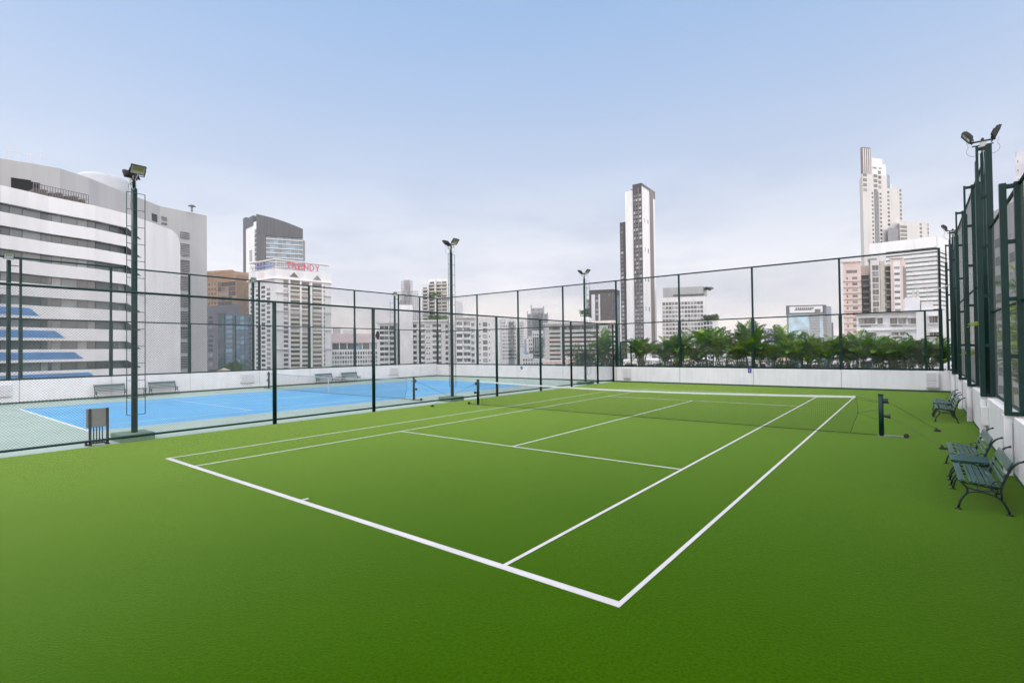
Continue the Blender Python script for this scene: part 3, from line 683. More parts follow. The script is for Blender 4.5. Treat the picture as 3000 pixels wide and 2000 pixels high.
def finish(b,limit=100):
    vis=sorted(b.w,key=lambda t:-t[4]); by={}
    for t in vis: by.setdefault(t[6],[]).append(t)
    for name,lst in by.items():
        n=limit
        for (f,u0,u1,z0,z1,mat,nn,d) in lst[:n]:
            o=bpy.data.objects.new(name,unit_cube(mat)); COL.objects.link(o); o.parent=b.root; KIDS.setdefault(b.root.name,[]).append(o)
            c=f.P((u0+u1)/2,d/2-.15); a=math.atan2(f.d.y,f.d.x)
            o.location=(c.x-b.o.x,c.y-b.o.y,(z0+z1)/2-b.o.z); o.rotation_euler=(0,0,a); o.scale=(abs(u1-u0),.3+d,z1-z0)
        rest={}
        for t in lst[n:]: rest.setdefault(t[5].name,[]).append(t)
        for k,l2 in rest.items():
            mb=MB()
            for (f,u0,u1,z0,z1,mat,nn,d) in l2: f.box(mb,u0,u1,z0,z1,-.3,d)
            o=b.part(name,mb,l2[0][5]); o['kind']='stuff'
def rows(ztop,pitch,n,h): return [(ztop-i*pitch-h,ztop-i*pitch) for i in range(n)]
def split(a,b,n,gap=.2):
    w=(b-a)/n; return [(a+i*w+w*gap/2,a+(i+1)*w-w*gap/2) for i in range(n)]
WH=plain('city_white_paint',(.74,.72,.725),.7,.14,.25,streak=True)
OW=plain('city_grey_white_paint',(.64,.62,.63),.75,.15,.25,streak=True)
GC=plain('city_grey_concrete',(.40,.395,.40),.8,.16,.2,streak=True)
GC2=plain('city_mid_grey_concrete',(.26,.26,.27),.8,.2,.3)
BE=plain('city_beige_paint',(.58,.55,.53),.75,.14,.25,streak=True)
PK=plain('city_pink_paint',(.66,.51,.47),.75,.12,.25,streak=True)
CR=plain('city_cream_paint',(.52,.48,.42),.75,.15,.3)
BR=plain('city_brown_cladding',(.055,.050,.052),.6,.2,.5,streak=True)
BR2=plain('city_light_brown_cladding',(.20,.165,.16),.6,.2,.4,streak=True)
OR=plain('city_orange_stone',(.29,.19,.13),.7,.25,.3)
SLT=plain('city_slate_cladding',(.085,.09,.105),.45,.3,.5,streak=True)
LAV=plain('city_purple_grey_cladding',(.125,.12,.15),.6,.2,.3)
TAN=plain('city_tan_roof',(.45,.36,.28),.8,.2,1)
GD=m_glass('dark_window_glass',(.02,.024,.028),(.16,.165,.17),.12,.6)
GG=m_glass('grey_window_glass',(.05,.055,.06),(.26,.26,.27),.15,.7)
GBn=m_glass('brown_window_glass',(.04,.03,.03),(.18,.14,.13),.15,.5)
GBl=m_glass('blue_window_glass',(.03,.07,.11),(.10,.19,.26),.06,.35,1.0)
GBk=m_glass('sky_blue_curtain_glass',(.10,.24,.36),(.22,.42,.55),.04,.05,1.0)
GDb=m_glass('night_blue_glass',(.012,.03,.05),(.05,.09,.13),.08,.4,1.0)
GWd=m_glass('office_strip_glass',(.030,.040,.042),(.15,.17,.175),.10,.25,.8)
GLt=m_glass('pale_curtained_glass',(.08,.08,.085),(.30,.30,.31),.2,.7)
BP=plain('sky_blue_panel',(.22,.47,.86),.35,.15,.4)
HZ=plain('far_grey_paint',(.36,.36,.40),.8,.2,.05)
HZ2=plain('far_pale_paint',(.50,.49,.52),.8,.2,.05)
# ---- white strip-window office at the left, curved plan
b=Bld('office_building','white office with curved facade and long dark strip windows at the left edge',200,84)
pp=[(-160,62),(-60,70),(0,75),(70,77.6),(140,80.5),(210,83.2),(279,86),(325,88.5),(372,91.2),(450,98),(505,103.6),(518,105),(524,105.6),(529,106.2)]
pts=[W2(*p) for p in pp]; away=Vector((-.93,-.1))*34; away=Vector((-28,5))
PZ=W(0,75,540).z
SP=3.37; ZB=[PZ-2.5-SP*i for i in range(18)]; BH=1.38
def off(pl,d):
    out=[]
    for i,p in enumerate(pl):
        t=(pl[min(i+1,len(pl)-1)]-pl[max(i-1,0)]).normalized(); n=Vector((t.y,-t.x)); out.append(p+n*d)
    return out
core=off(pts[:9],-.9)
def strip(pl,z0,z1,th):
    back=off(pl,-th); return MB().prism([tuple(p) for p in pl]+[tuple(p) for p in back[::-1]],z0,z1)
zt=[PZ]*4+[PZ]*6+[PZ-.05,PZ-.5,PZ-1.2,PZ-2.6]
blk=pts[8:]; bz=zt[8:]
bk=[p+away for p in blk]
b.part('wall',MB().prism([tuple(p) for p in blk]+[tuple(p) for p in bk[::-1]],ZG,bz+bz[::-1]),WH)
b.part('core',MB().prism([tuple(p) for p in core]+[tuple(p+away) for p in core[::-1]],ZG,PZ-.3),GDb)
zprev=PZ
for i,z in enumerate(ZB):
    b.part('spandrel',strip(pts[:9],z,zprev,1.0),WH,bevel=.0); zprev=z-BH
b.part('spandrel',strip(pts[:9],ZG,zprev,1.0),WH)
mul=[-60,-30,0,25,63,118,150,178,225,255,279,320,345,366]
for z in ZB[:10]:
    for a,c in zip(mul[:-1],mul[1:]):
        k=max(i for i in range(9) if pp[i][0]<=a+.1); f=Face(core[k],core[min(k+1,8)]); b.w.append((f,f.U(a+1.2),f.U(c-1.2),z-BH-.02,z+.02,GWd,'window',.06))
    f=Face(pts[7],pts[8]); mb=MB(); w=pts[8]; dd=(pts[9]-pts[8]).normalized(); n=f.n
    tri=[w+n*.03,w+dd*2.6+n*.03]; # splayed window end
    mb.add([(w.x+n.x*.04,w.y+n.y*.04,z),(w.x+n.x*.04,w.y+n.y*.04,z-BH),(w.x+dd.x*3.6+n.x*.04,w.y+dd.y*3.6+n.y*.04,z-BH)],[(0,1,2),(2,1,0)])
    b.part('window_splay',mb,GWd)
for k,(pxe,i) in enumerate(((115,4),(190,5),(245,6),(289,7),(330,8))):
    z1=ZB[i]-BH-.45; z0=ZB[i+1]+.42; pl=[]; mb=MB()
    xs_=[x for x in (-160,-60,0,70,140,210,279,325) if x<pxe-30]+[pxe-28,pxe]
    for j in range(len(xs_)-1):
        def on(x):
            kk=max(q for q in range(9) if pp[q][0]<=x); g=Face(pts[kk],pts[kk+1]); q=g.P(g.U(x),.05); return q
        a_,c_=on(xs_[j]),on(xs_[j+1]); last=j==len(xs_)-2
        mb.add([(a_.x,a_.y,z0),(c_.x,c_.y,z0),(c_.x,c_.y,z0+.05 if last else z1),(a_.x,a_.y,z1)],[(0,1,2,3),(3,2,1,0)])
    b.part('blue_panel',mb,BP)
mb=MB(); g=Face(W2(116,79.5),pts[6])
for i in range(22):
    u=g.L*(i/21)*1.0; q=g.P(u,-2.2); mb.tube([(q.x,q.y,PZ-.3),(q.x,q.y,PZ+2.1)],.05,4)
for z in (PZ+.6,PZ+1.3,PZ+2.1): a_=g.P(0,-2.2); c_=g.P(g.L,-2.2); mb.tube([(a_.x,a_.y,z),(c_.x,c_.y,z)],.05,4)
b.part('roof_railing',mb,plain('roof_steel',(.16,.15,.15),.5))
mb=MB()
for i in range(7): g.box(mb,g.L*(i+.15)/7,g.L*(i+.8)/7,PZ-.3,PZ+1.3+.3*(i%2),-4.4,-2.8)
b.part('roof_plant',mb,plain('roof_plant_brown',(.16,.12,.10),.7,.4,.6))
finish(b)
# ---- grey block behind it
b=Bld('grey_service_block','tall bare grey concrete block with louvre column behind the white strip window office',540,125)
gp=[(-160,84),(-40,88.5),(0,90),(90,92.5),(175,95.2),(260,100.5),(330,106.5),(400,113),(470,120.5),(540,125),(607,129.3)]
gpt=[W2(*p) for p in gp]; GZ=W(300,103.4,553).z; GZ=W(607,129.3,630).z
b.part('wall',MB().prism([tuple(p) for p in gpt]+[tuple(p+Vector((-28,7))) for p in gpt[::-1]],ZG,GZ),GC)
f=Face(gpt[8],gpt[10])
mbL=MB(); 
zl=[(680,699),(714,750),(762,797),(810,850),(862,900),(912,948),(958,992),(1002,1034),(1044,1080)]
for (ya,yb) in zl:
    z1=f.Z(543,ya); z0=f.Z(543,yb); p_=b.part('louvre',f.box(MB(),f.U(530),f.U(556),z0,z1,-.2,.03),GD)
    mb=MB(); n=int((z1-z0)/.42)
    for i in range(n): f.box(mb,f.U(530),f.U(556),z0+.42*i+.05,z0+.42*i+.22,.03,.14)
    q=b.part('louvre_blades',mb,GC2)
for (xa,xb,ya,yb) in ((473,490,635,647),(473,490,652,659)): b.part('vent',f.box(MB(),f.U(xa),f.U(xb),f.Z(480,yb),f.Z(480,ya),-.2,.05),GD)
f2=Face(gpt[7],gpt[8]); b.part('vent',f2.box(MB(),f2.U(445),f2.U(461),f2.Z(453,649),f2.Z(453,627),-.2,.05),GD)
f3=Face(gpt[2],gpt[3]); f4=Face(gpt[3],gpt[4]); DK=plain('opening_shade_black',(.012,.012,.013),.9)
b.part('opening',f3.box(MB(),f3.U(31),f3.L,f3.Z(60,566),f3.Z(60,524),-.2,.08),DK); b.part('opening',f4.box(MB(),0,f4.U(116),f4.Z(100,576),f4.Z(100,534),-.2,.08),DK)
0 and b.part('opening_beam',f3.box(MB(),f3.U(33),f3.L,f3.Z(60,541),f3.Z(60,539),.3,.5),OW)
mb=MB(); q=W(562,126,630); mb.tube([(q.x,q.y,GZ),(q.x,q.y,GZ+1.3)],.25,8); mb.tube([(q.x,q.y,GZ+1.3),(q.x,q.y,GZ+1.7)],[.9,.35],10); b.part('roof_vent',mb,GC2,smooth=True)
mb=MB()
for px in (22,55,88,120):
    q=W2(px,92); mb.tube([(q.x,q.y,GZ),(q.x,q.y,GZ+1.9)],.04,4)
q1,q2=W2(12,91.5),W2(122,94.5); mb.tube([(q1.x,q1.y,GZ+.3),(q1.x+.6,q1.y+.3,GZ+1.9),(q2.x,q2.y,GZ+1.9)],.04,4); b.part('roof_railing',mb,OW)
c=W2(302,128); b.part('roof_drum',MB().tube([(c.x,c.y,GZ-3),(c.x,c.y,W(302,128,524).z-.3),(c.x,c.y,W(302,128,520).z),(c.x,c.y,W(302,128,512).z)],[5.3,5.3,4.9,1.5],40),plain('drum_grey_paint',(.42,.43,.46),.8,.1,.3),smooth=True)
finish(b)
# ---- orange tower
b=Bld('orange_tower','orange brown stone tower with dark glass corner, rounded at the top right',650,385)
f=Face(W2(596,388),W2(693,378)); Zt=f.Z(650,791); uR=f.L
b.part('wall',MB().prism([tuple(f.P(0,0)),tuple(f.P(uR-3.5,0)),tuple(f.P(uR-1.2,0)),tuple(f.P(uR,0)),tuple(f.P(uR,-22)),tuple(f.P(uR-1.2,-22)),tuple(f.P(uR-3.5,-22)),tuple(f.P(0,-22))],ZG,[Zt,Zt-.4,Zt-1.6,Zt-4,Zt-4,Zt-1.6,Zt-.4,Zt]),OR)
r=rows(f.Z(665,826),3.6,17,3.1); windows(b,f,split(639,691,5,.06),r,GBn)
windows(b,f,split(609,635,3,.5),rows(f.Z(620,830),3.6,14,1.6),GBn,d=.02)
for z in (Zt-2,Zt-4.2): b.part('cornice',f.box(MB(),0,uR-3.6,z,z+.35,-.2,.25),plain('orange_cornice',(.34,.24,.17),.7))
finish(b)
# ---- dark blue glass block
b=Bld('blue_glass_block','low purple grey block with dark blue glass bays between the grey block and the hotel',665,262)
f=Face(W2(598,270),W2(704,258)); Zt=f.Z(640,895); b.prism('wall',f.body(20),ZG,Zt,LAV)
g=Face(W2(704,258.2),W2(737,255)); Zs=g.Z(720,921); b.prism('wall',g.body(18),ZG,Zs,LAV)
pit=2.42
windows(b,f,[(661.5,683)],rows(f.Z(670,924),pit,22,1.75),GBl,d=.1); windows(b,f,[(692,703.6)],rows(f.Z(697,926),pit,22,1.9),GBl,d=.1); windows(b,g,[(704.2,716),(717,727)],rows(g.Z(715,926),pit,22,1.9),GBl,d=.1); windows(b,g,[(729,735)],rows(g.Z(730,930),pit,20,1.7),GDb,d=.1)
b.part('glass_bay',f.box(MB(),f.U(641),f.U(660),ZG,f.Z(650,917),-.2,.35),GDb); b.part('glass_bay',f.box(MB(),f.U(683.5),f.U(691.5),ZG,f.Z(687,925),-.2,.5),GDb)
windows(b,f,[(611,624)],rows(f.Z(617,926),pit,20,1.5),GD,d=.05)
finish(b)
# ---- sail tower
tilt(810,680)
b=Bld('sail_topped_tower','dark tower with a sloping slate sail roof and glass front behind the white hotel',800,430)
f=Face(W2(750,432),W2(887,446)); e=Face(W2(713,455),W2(750,432))
ZR=f.Z(885,671); ZL=f.Z(750,627)
n=12; us=[f.L*i/n for i in range(n+1)]; ztop=[ZL+(ZR-ZL)*(i/n)+ (1-(2*i/n-1)**2)*1.4 for i in range(n+1)]
poly=[tuple(f.P(u,0)) for u in us]+[tuple(f.P(u,-1.2)) for u in us[::-1]]
zg=f.Z(800,687); zg2=f.Z(886,706)
b.part('sail_roof',MB().prism(poly,zg-1.5,ztop+ztop[::-1]),SLT)
mb=MB()
for i in range(34): u=f.L*(i+.5)/34; zz=ZL+(ZR-ZL)*(u/f.L); f.box(mb,u-.12,u+.12,zg,zz+.6,.0,.28)
b.part('sail_fins',mb,plain('slate_fins',(.14,.14,.16),.4))
b.part('sail_leg',f.box(MB(),0,f.U(777),ZG,zg,-1.2,.02),SLT)
b.prism('core',[f.P(f.U(777),-1.3),f.P(f.L,-1.3),f.P(f.L,-24),f.P(0,-24),f.P(0,-1.3)],ZG,ZR-2,GC)
rr=rows(zg-.6,3.9,16,2.7)
fi=Face(f.P(f.U(778),-1.2),f.P(f.L,-1.2)); windows(b,fi,split(778,886,9,.10),rr,GBl,d=.1)
for z0,z1 in rr: b.part('floor_slab',fi.box(MB(),0,fi.L,z0-.8,z0-.25,-.2,.8),WH)
h=Face(W2(887,447),W2(893,449)); b.part('side_slab',MB().prism([tuple(h.P(0,0)),tuple(h.P(h.L,0)),tuple(h.P(h.L,-22)),tuple(h.P(0,-22))],ZG,h.Z(890,704)),GC2)
b.prism('side_wall',[e.P(0,0),e.P(e.L,-.2),e.P(e.L,-15),e.P(0,-15)],ZG,e.Z(735,655),WH)
b.part('edge_cladding',e.box(MB(),-1.0,e.U(719),ZG,e.Z(716,638),-14,.25),SLT)
b.part('sail_return',e.box(MB(),-.2,e.U(741),e.Z(725,668),e.Z(725,640),-3,.3),SLT)
windows(b,e,[(745,750)],rows(e.Z(747,672),3.9,12,3.0),GD,d=.08); windows(b,e,[(730,737)],[(e.Z(733,765),e.Z(733,733))],GG,name='stair_window',d=.1)
windows(b,e,split(712,728,3,.2),rows(e.Z(720,800),3.9,14,2.5),GBl,name='lower_window',d=.35)
finish(b)
# ---- hotel with roof letters
tilt(850,830)
b=Bld('hotel_tower','white hotel tower with red roof letters, triangular gables and balcony columns',810,335)
f=Face(W2(807,332),W2(970,360)); e=Face(W2(728,347),W2(807,332)); Zt=f.Z(807,786)
b.prism('wall',[e.A,f.A,f.B,e.A+(f.B-f.A)],ZG,Zt,plain('hotel_white_paint',(.62,.605,.615),.7,.16,.25,streak=True))
pt=13.65*332/1505
zr=f.Z(838,822)
windows(b,f,[(830,843)],rows(zr+.2,pt,21,pt*.62),GG); windows(b,f,[(946,951)],rows(f.Z(948,838),pt*.985,20,pt*.55),GD)
for c0,c1 in ((848,877),(881,905),(915,941)):
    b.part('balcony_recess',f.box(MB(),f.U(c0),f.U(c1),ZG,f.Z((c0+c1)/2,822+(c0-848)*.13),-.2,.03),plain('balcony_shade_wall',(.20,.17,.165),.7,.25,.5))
    zz=f.Z(c0,826+(c0-848)*.13)
    for i in range(21):
        z=zz-pt*i; b.part('balcony',f.box(MB(),f.U(c0),f.U(c1),z-pt*.98,z-pt*.55,.04,.9),CR if i%5 else BE)
        b.w.append((f,f.U(c0+1),f.U(c1-1),z-pt*.42,z-pt*.10,GD,'balcony_opening',.08))
for c in (846,879,909.5,943): b.part('pier',f.box(MB(),f.U(c)-.5,f.U(c)+.5,ZG,f.Z(c,819+(c-846)*.13),-.2,1.1),WH)
for y in (860,912,965,1022): 
    z=f.Z(860,y); b.part('string_course',f.box(MB(),0,f.L,z-.25,z+.25,-.2,1.2),OW)
z=f.Z(810,814); b.part('cornice',f.box(MB(),0,f.L,z-.5,z+.2,-.2,1.4),WH); b.part('cornice',e.box(MB(),0,e.L,z-.5,z+.2,-.2,1.4),WH)
for cx,mm in ((861,GG),(929,GG)):
    u=f.U(cx); w=3.1; z0=f.Z(cx,812+(cx-861)*.13); z1=f.Z(cx,797+(cx-861)*.13); mb=MB()
    A,B,Cc=f.P(u-w,.12),f.P(u+w,.12),f.P(u,.12); A2,B2,C2=f.P(u-w,-.3),f.P(u+w,-.3),f.P(u,-.3)
    mb.add([(A.x,A.y,z0),(B.x,B.y,z0),(Cc.x,Cc.y,z1),(A2.x,A2.y,z0),(B2.x,B2.y,z0),(C2.x,C2.y,z1)],[(0,1,2),(0,3,4,1),(1,4,5,2),(2,5,3,0)]); b.part('gable',mb,mm)
u=e.U(766); w=2.6; z0=e.Z(766,813); z1=e.Z(766,797); mb=MB(); A,B,Cc=e.P(u-w,.12),e.P(u+w,.12),e.P(u,.12); A2,B2,C2=e.P(u-w,-.3),e.P(u+w,-.3),e.P(u,-.3)
mb.add([(A.x,A.y,z0),(B.x,B.y,z0),(Cc.x,Cc.y,z1),(A2.x,A2.y,z0),(B2.x,B2.y,z0),(C2.x,C2.y,z1)],[(0,1,2),(0,3,4,1),(1,4,5,2),(2,5,3,0)]); b.part('gable',mb,PK)
windows(b,e,[(749,756),(781,791)],rows(e.Z(785,844),pt,20,pt*.6),GG); windows(b,e,[(765,776)],rows(e.Z(770,838),pt,20,pt*.6),GD)
windows(b,e,[(733,740)],rows(e.Z(736,844),pt,20,pt*.5),GD,name='small_window')
# roof sign frame with letters
zb=Zt+.1; zs=f.Z(810,761); mb=MB()
for F in (f,e):
    for i in range(15 if F is f else 9):
        u=F.L*(.02+.95*i/(14 if F is f else 8)); q=F.P(u,-.8); mb.tube([(q.x,q.y,zb),(q.x,q.y,zs)],.11,4)
    for z in (zb+.6,(zb+zs)/2,zs): p0,p1=F.P(0,-.8),F.P(F.L*.97,-.8); mb.tube([(p0.x,p0.y,z),(p1.x,p1.y,z)],.16,4)
b.part('sign_frame',mb,OW)
b.part('roof_slab',f.box(MB(),-1,f.L*.96,zs+.1,zs+.8,-3.0,.2),OW); b.part('roof_slab',e.box(MB(),.5,e.L-.1,zs+.12,zs+.82,-3.0,.2),OW)
def letters(b,F,txt,px0,px1,zlo,zhi,mat,name='roof_letter'):
    n=len(txt); u0,u1=F.U(px0),F.U(px1); cw=(u1-u0)/n
    for i,ch in enumerate(txt):
        cu=bpy.data.curves.new('c','FONT'); cu.body=ch; cu.extrude=.02
        to=bpy.data.objects.new('c',cu); COL.objects.link(to); bpy.context.view_layer.update()
        me=bpy.data.meshes.new_from_object(to.evaluated_get(bpy.context.evaluated_depsgraph_get())); bpy.data.objects.remove(to)
        xs=[v.co.x for v in me.vertices]; ys=[v.co.y for v in me.vertices]; sx=cw*.80/(max(xs)-min(xs)); sy=(zhi-zlo)/(max(ys)-min(ys)); x0=min(xs); y0=min(ys)
        if ch=='I': sx=sy
        for v in me.vertices:
            uu=u0+cw*(i+.1)+(v.co.x-x0)*sx; q=F.P(uu,-.2+v.co.z*10); v.co=Vector((q.x-b.o.x,q.y-b.o.y,zlo+(v.co.y-y0)*sy-b.o.z))
        me.materials.append(mat); me.name=name; o=bpy.data.objects.new(name,me); COL.objects.link(o); o.parent=b.root; KIDS.setdefault(b.root.name,[]).append(o)
RED=plain('red_letter_paint',(.55,.07,.10),.5,.1); BLUEL=plain('blue_letter_paint',(.16,.17,.50),.5,.1)
letters(b,f,'TRENDY',838,938,zb+.8,zs-.6,RED)
# the cursive blue lettering on the left side is unreadable: loops and strokes of the same size
random.seed(5); mb=MB(); u0,u1=e.U(748),e.U(803)
for i in range(16):
    u=u0+(u1-u0)*(i+.5)/16; hh=random.choice((.45,.6,1.0)); zl=zb+1.5; pts_=[]
    for k in range(9):
        a=k*pi/4; q=e.P(u+.42*cos(a),.1); pts_.append((q.x,q.y,zl+.9*hh+.9*hh*sin(a)))
    mb.tube(pts_,.15,4)
    if i%3==0: q=e.P(u+.4,.1); mb.tube([(q.x,q.y,zl-.6 if i%2 else zl),(q.x,q.y,zl+2.4)],.15,4)
b.part('roof_letter',mb,BLUEL)
q=e.P(e.U(739),.1); mb=MB(); a0=e.U(739); ring=[]
for k in range(17): a=k*pi/8; qq=e.P(a0+1.5*cos(a),.1); ring.append((qq.x,qq.y,zb+2.3+1.5*sin(a)))
mb.tube(ring,.2,5); mb.ball((q.x,q.y,zb+2.3),.7,8); b.part('roof_emblem',mb,plain('pale_sign_grey',(.5,.52,.56),.5))
finish(b)
# ---- low pinkish-roofed slab
tilt(1030,1000)
b=Bld('low_apartment_slab','low white slab with a dull pink roof between the hotel and the balcony flats',1030,380)
f=Face(W2(968,372),W2(1108,392)); Zw=f.Z(1030,1003); b.prism('wall',f.body(16),ZG,Zw,WH)
mb=MB(); q=[f.P(-1,1.2),f.P(f.L+1,1.2),f.P(f.L+1,-16),f.P(-1,-16)]; zr_=f.Z(1030,975)
mb.add([(q[0].x,q[0].y,Zw),(q[1].x,q[1].y,Zw),(q[2].x,q[2].y,zr_),(q[3].x,q[3].y,zr_),(q[0].x,q[0].y,Zw-.6),(q[1].x,q[1].y,Zw-.6),(q[2].x,q[2].y,Zw-.6),(q[3].x,q[3].y,Zw-.6)],[(0,1,2,3),(4,7,6,5),(0,4,5,1),(1,5,6,2),(2,6,7,3),(3,7,4,0)]); b.part('roof',mb,plain('dull_pink_roof',(.42,.33,.33),.8,.15,.3))
windows(b,f,split(972,1106,6,.12),[(f.Z(1030,1023),f.Z(1030,1006))],GG,name='top_window')
windows(b,f,split(972,1106,18,.32),rows(f.Z(1030,1030),3.15,7,2.1),GG); windows(b,f,split(1040,1052,1,.1),[(f.Z(1046,1022),f.Z(1046,1014))],plain('pale_blue_awning',(.12,.42,.68),.5),name='awning',d=.5)
finish(b)
b=Bld('water_tank_house','small white rooftop house behind the low pink roofed slab',1021,395); f=Face(W2(1005,400),W2(1037,402)); b.prism('wall',f.body(8),ZG,f.Z(1021,966),WH); b.part('window',f.box(MB(),f.U(1009),f.U(1031),f.Z(1020,983),f.Z(1020,980),-.1,.1),GD)
# ---- balcony flats
RNG=random.Random(33)
def balconies(b,f,cols,ztop,pitch,n,slab=WH,glass=GD,proj=1.1,par=.38,rail=None):
    for c0,c1 in cols:
        for i in range(n):
            z=ztop-pitch*i
            b.part('balcony',f.box(MB(),f.U(c0),f.U(c1),z-pitch,z-pitch+pitch*par,-.1,proj),slab)
            if RNG.random()<.28:
                u_=f.U(c0)+(f.U(c1)-f.U(c0))*RNG.uniform(.1,.75); b.part('air_conditioner',f.box(MB(),u_,u_+1.0,z-pitch+pitch*par,z-pitch+pitch*par+.75,.25,.75),RNG.choice((GC,OW)))
            k=max(1,round((c1-c0)/14))
            for s0,s1 in split(c0+.6,c1-.6,k,.12): b.w.append((f,f.U(s0),f.U(s1),z-pitch+pitch*par+.1,z-.12,glass,'window',.06))
b=Bld('balcony_apartment_block','narrow white balcony block just right of the low pink roofed slab',1135,300)
f=Face(W2(1107,297),W2(1172,306)); Zt=f.Z(1130,948); b.prism('wall',f.body(14),ZG,Zt,WH); b.part('roof_slab',f.box(MB(),-.5,f.L,Zt,Zt+.8,-1,1.2),OW)
balconies(b,f,((1112,1139),(1140,1156)),Zt-1.2,3.12,11); finish(b)
b=Bld('lift_tower','plain white windowless slab tower between two balcony blocks',1188,296)
f=Face(W2(1168,294),W2(1210,298)); b.prism('wall',f.body(12),ZG,f.Z(1188,893),WH); mb=MB(); random.seed(8)
for i in range(5): u=f.L*(.12+.16*i); f.box(mb,u,u+1.2,f.Z(1188,893),f.Z(1188,893)+1.0+random.random()*2,-5,-2)
b.part('roof_plant',mb,GC2); finish(b)
b=Bld('balcony_apartment_block','wide white balcony block with roof garden in front of the stepped garden tower',1260,300)
f=Face(W2(1197,302),W2(1316,296)); Zt=f.Z(1260,942); b.prism('wall',f.body(15),ZG,Zt,WH); b.part('roof_slab',f.box(MB(),0,f.L,Zt,Zt+.9,-1,1.6),WH)
balconies(b,f,((1198,1222),(1226,1246),(1266,1294)),Zt-1.4,3.12,11); windows(b,f,[(1249,1253),(1256,1260)],rows(Zt-2.6,3.12,11,.8),GD,name='small_window'); windows(b,f,[(1305,1313)],rows(Zt-2,3.12,11,1.9),GD)
finish(b)
b=Bld('service_tower','slender plain white tower right of the middle light pole',1325,290)
f=Face(W2(1315,291),W2(1334,292)); g=Face(W2(1334,292),W2(1356,306)); b.prism('wall',[f.A,f.B,g.B,f.A+(g.B-g.A)],ZG,f.Z(1325,877),WH); b.part('side_wing',g.box(MB(),.1,g.L,ZG,g.Z(1345,884),-3,.1),OW); b.part('roof_slab',f.box(MB(),-2.6,.6,f.Z(1325,877)-.1,f.Z(1325,877)+.5,-4,1),GC2)
finish(b)
b=Bld('white_apartment_block','white apartment block with grey glazed balconies right of the middle light pole',1400,270)
f=Face(W2(1334,268),W2(1392,272)); g=Face(W2(1392,272),W2(1465,281)); Zt=f.Z(1360,933); b.prism('wall',[f.A,f.B,g.B,g.B+Vector((-10,14)),f.A+Vector((-10,14))],ZG,Zt,WH)
b.part('roof_slab',f.box(MB(),0,f.L,Zt,Zt+.7,-1,1.4),BE)
balconies(b,f,((1336,1356),(1358,1379)),Zt-1.6,3.2,12,glass=GG); windows(b,f,[(1381,1389)],rows(Zt-2.2,3.2,12,1.6),GBl,name='corner_window',d=.6)
windows(b,g,[(1415,1428)],rows(g.Z(1420,944),3.2,12,2.2),GG); windows(b,g,[(1432,1435),(1404,1408)],rows(g.Z(1433,948),3.2,12,.9),GD,name='small_window')
finish(b)
# ---- stepped garden tower and fainter towers
tilt(1275,860)
b=Bld('stepped_garden_tower','stepped cream tower with planted terraces behind the wide balcony block',1275,520)
for (a,c,y,n,yy) in ((1237,1256,834,13,842),(1256,1277,818,14,836),(1277,1313,817,10,0)):
    f=Face(W2(a,522),W2(c,518)); Zt=f.Z((a+c)/2,y); b.prism('wall',f.body(16),ZG,Zt,WH if a>1240 else OW)
    balconies(b,f,((a+1,c-3),),Zt-2.5,3.5,18,slab=CR,glass=GG,proj=1.3)
f=Face(W2(1237,516),W2(1313,512)); b.prism('podium_wall',f.body(10),ZG,f.Z(1270,938),CR); mb=shrub_mb(71,900,(13,2,1.9),1.5,(0,0,0)); c=f.P(f.L*.45,-1)
mb.v=[(x+c.x,y+c.y,z+f.Z(1270,932)) for x,y,z in mb.v]; b.part('roof_garden',mb,leafmat('garden_leaf',(.06,.11,.02),(.16,.22,.05),(.25,.28,.06)))
mb=shrub_mb(72,260,(9,2,1.0),1.0,(0,0,0)); mb.v=[(x+c.x,y+c.y,z+f.Z(1270,861)) for x,y,z in mb.v]; b.part('roof_garden',mb,MATS.get('x') or SHRUB)
finish(b)
def far_tower(name,label,parts,zc,mat=HZ,win=True,pitch=4.2,colw=4,glass=None,grp='distant towers fading in haze'):
    b=Bld(name,label,(parts[0][0]+parts[0][1])/2,zc,grp)
    for (a,c,y) in parts:
        f=Face(W2(a,zc),W2(c,zc)); Zt=f.Z((a+c)/2,y); b.prism('wall',f.body(25),ZG,Zt,mat)
        if win: windows(b,f,split(a+.5,c-.5,max(1,round((c-a)/colw)),.45),rows(Zt-3,pitch,int((Zt-ZG)/pitch*.6),pitch*.5),glass or GG)
    finish(b); return b
DPX[0]=0
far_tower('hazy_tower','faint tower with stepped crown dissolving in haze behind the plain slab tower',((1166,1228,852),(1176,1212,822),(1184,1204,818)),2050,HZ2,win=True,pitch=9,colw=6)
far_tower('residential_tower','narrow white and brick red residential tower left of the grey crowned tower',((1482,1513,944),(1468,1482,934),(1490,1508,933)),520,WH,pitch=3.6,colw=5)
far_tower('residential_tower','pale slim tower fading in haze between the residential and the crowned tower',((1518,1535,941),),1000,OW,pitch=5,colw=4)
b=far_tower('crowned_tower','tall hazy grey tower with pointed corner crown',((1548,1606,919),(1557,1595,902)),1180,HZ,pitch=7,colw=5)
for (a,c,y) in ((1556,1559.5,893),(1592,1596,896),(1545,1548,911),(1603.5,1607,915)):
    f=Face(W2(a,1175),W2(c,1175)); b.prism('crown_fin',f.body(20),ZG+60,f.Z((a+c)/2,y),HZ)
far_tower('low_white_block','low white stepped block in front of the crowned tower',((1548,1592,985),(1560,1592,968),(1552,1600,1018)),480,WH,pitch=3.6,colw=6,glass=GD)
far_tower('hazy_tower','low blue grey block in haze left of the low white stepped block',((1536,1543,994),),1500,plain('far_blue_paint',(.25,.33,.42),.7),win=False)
far_tower('low_white_block','low white rooftops below the residential towers left of the stepped block',((1530,1562,1040),(1562,1600,1052)),420,WH,pitch=3.4,colw=8,glass=GD)
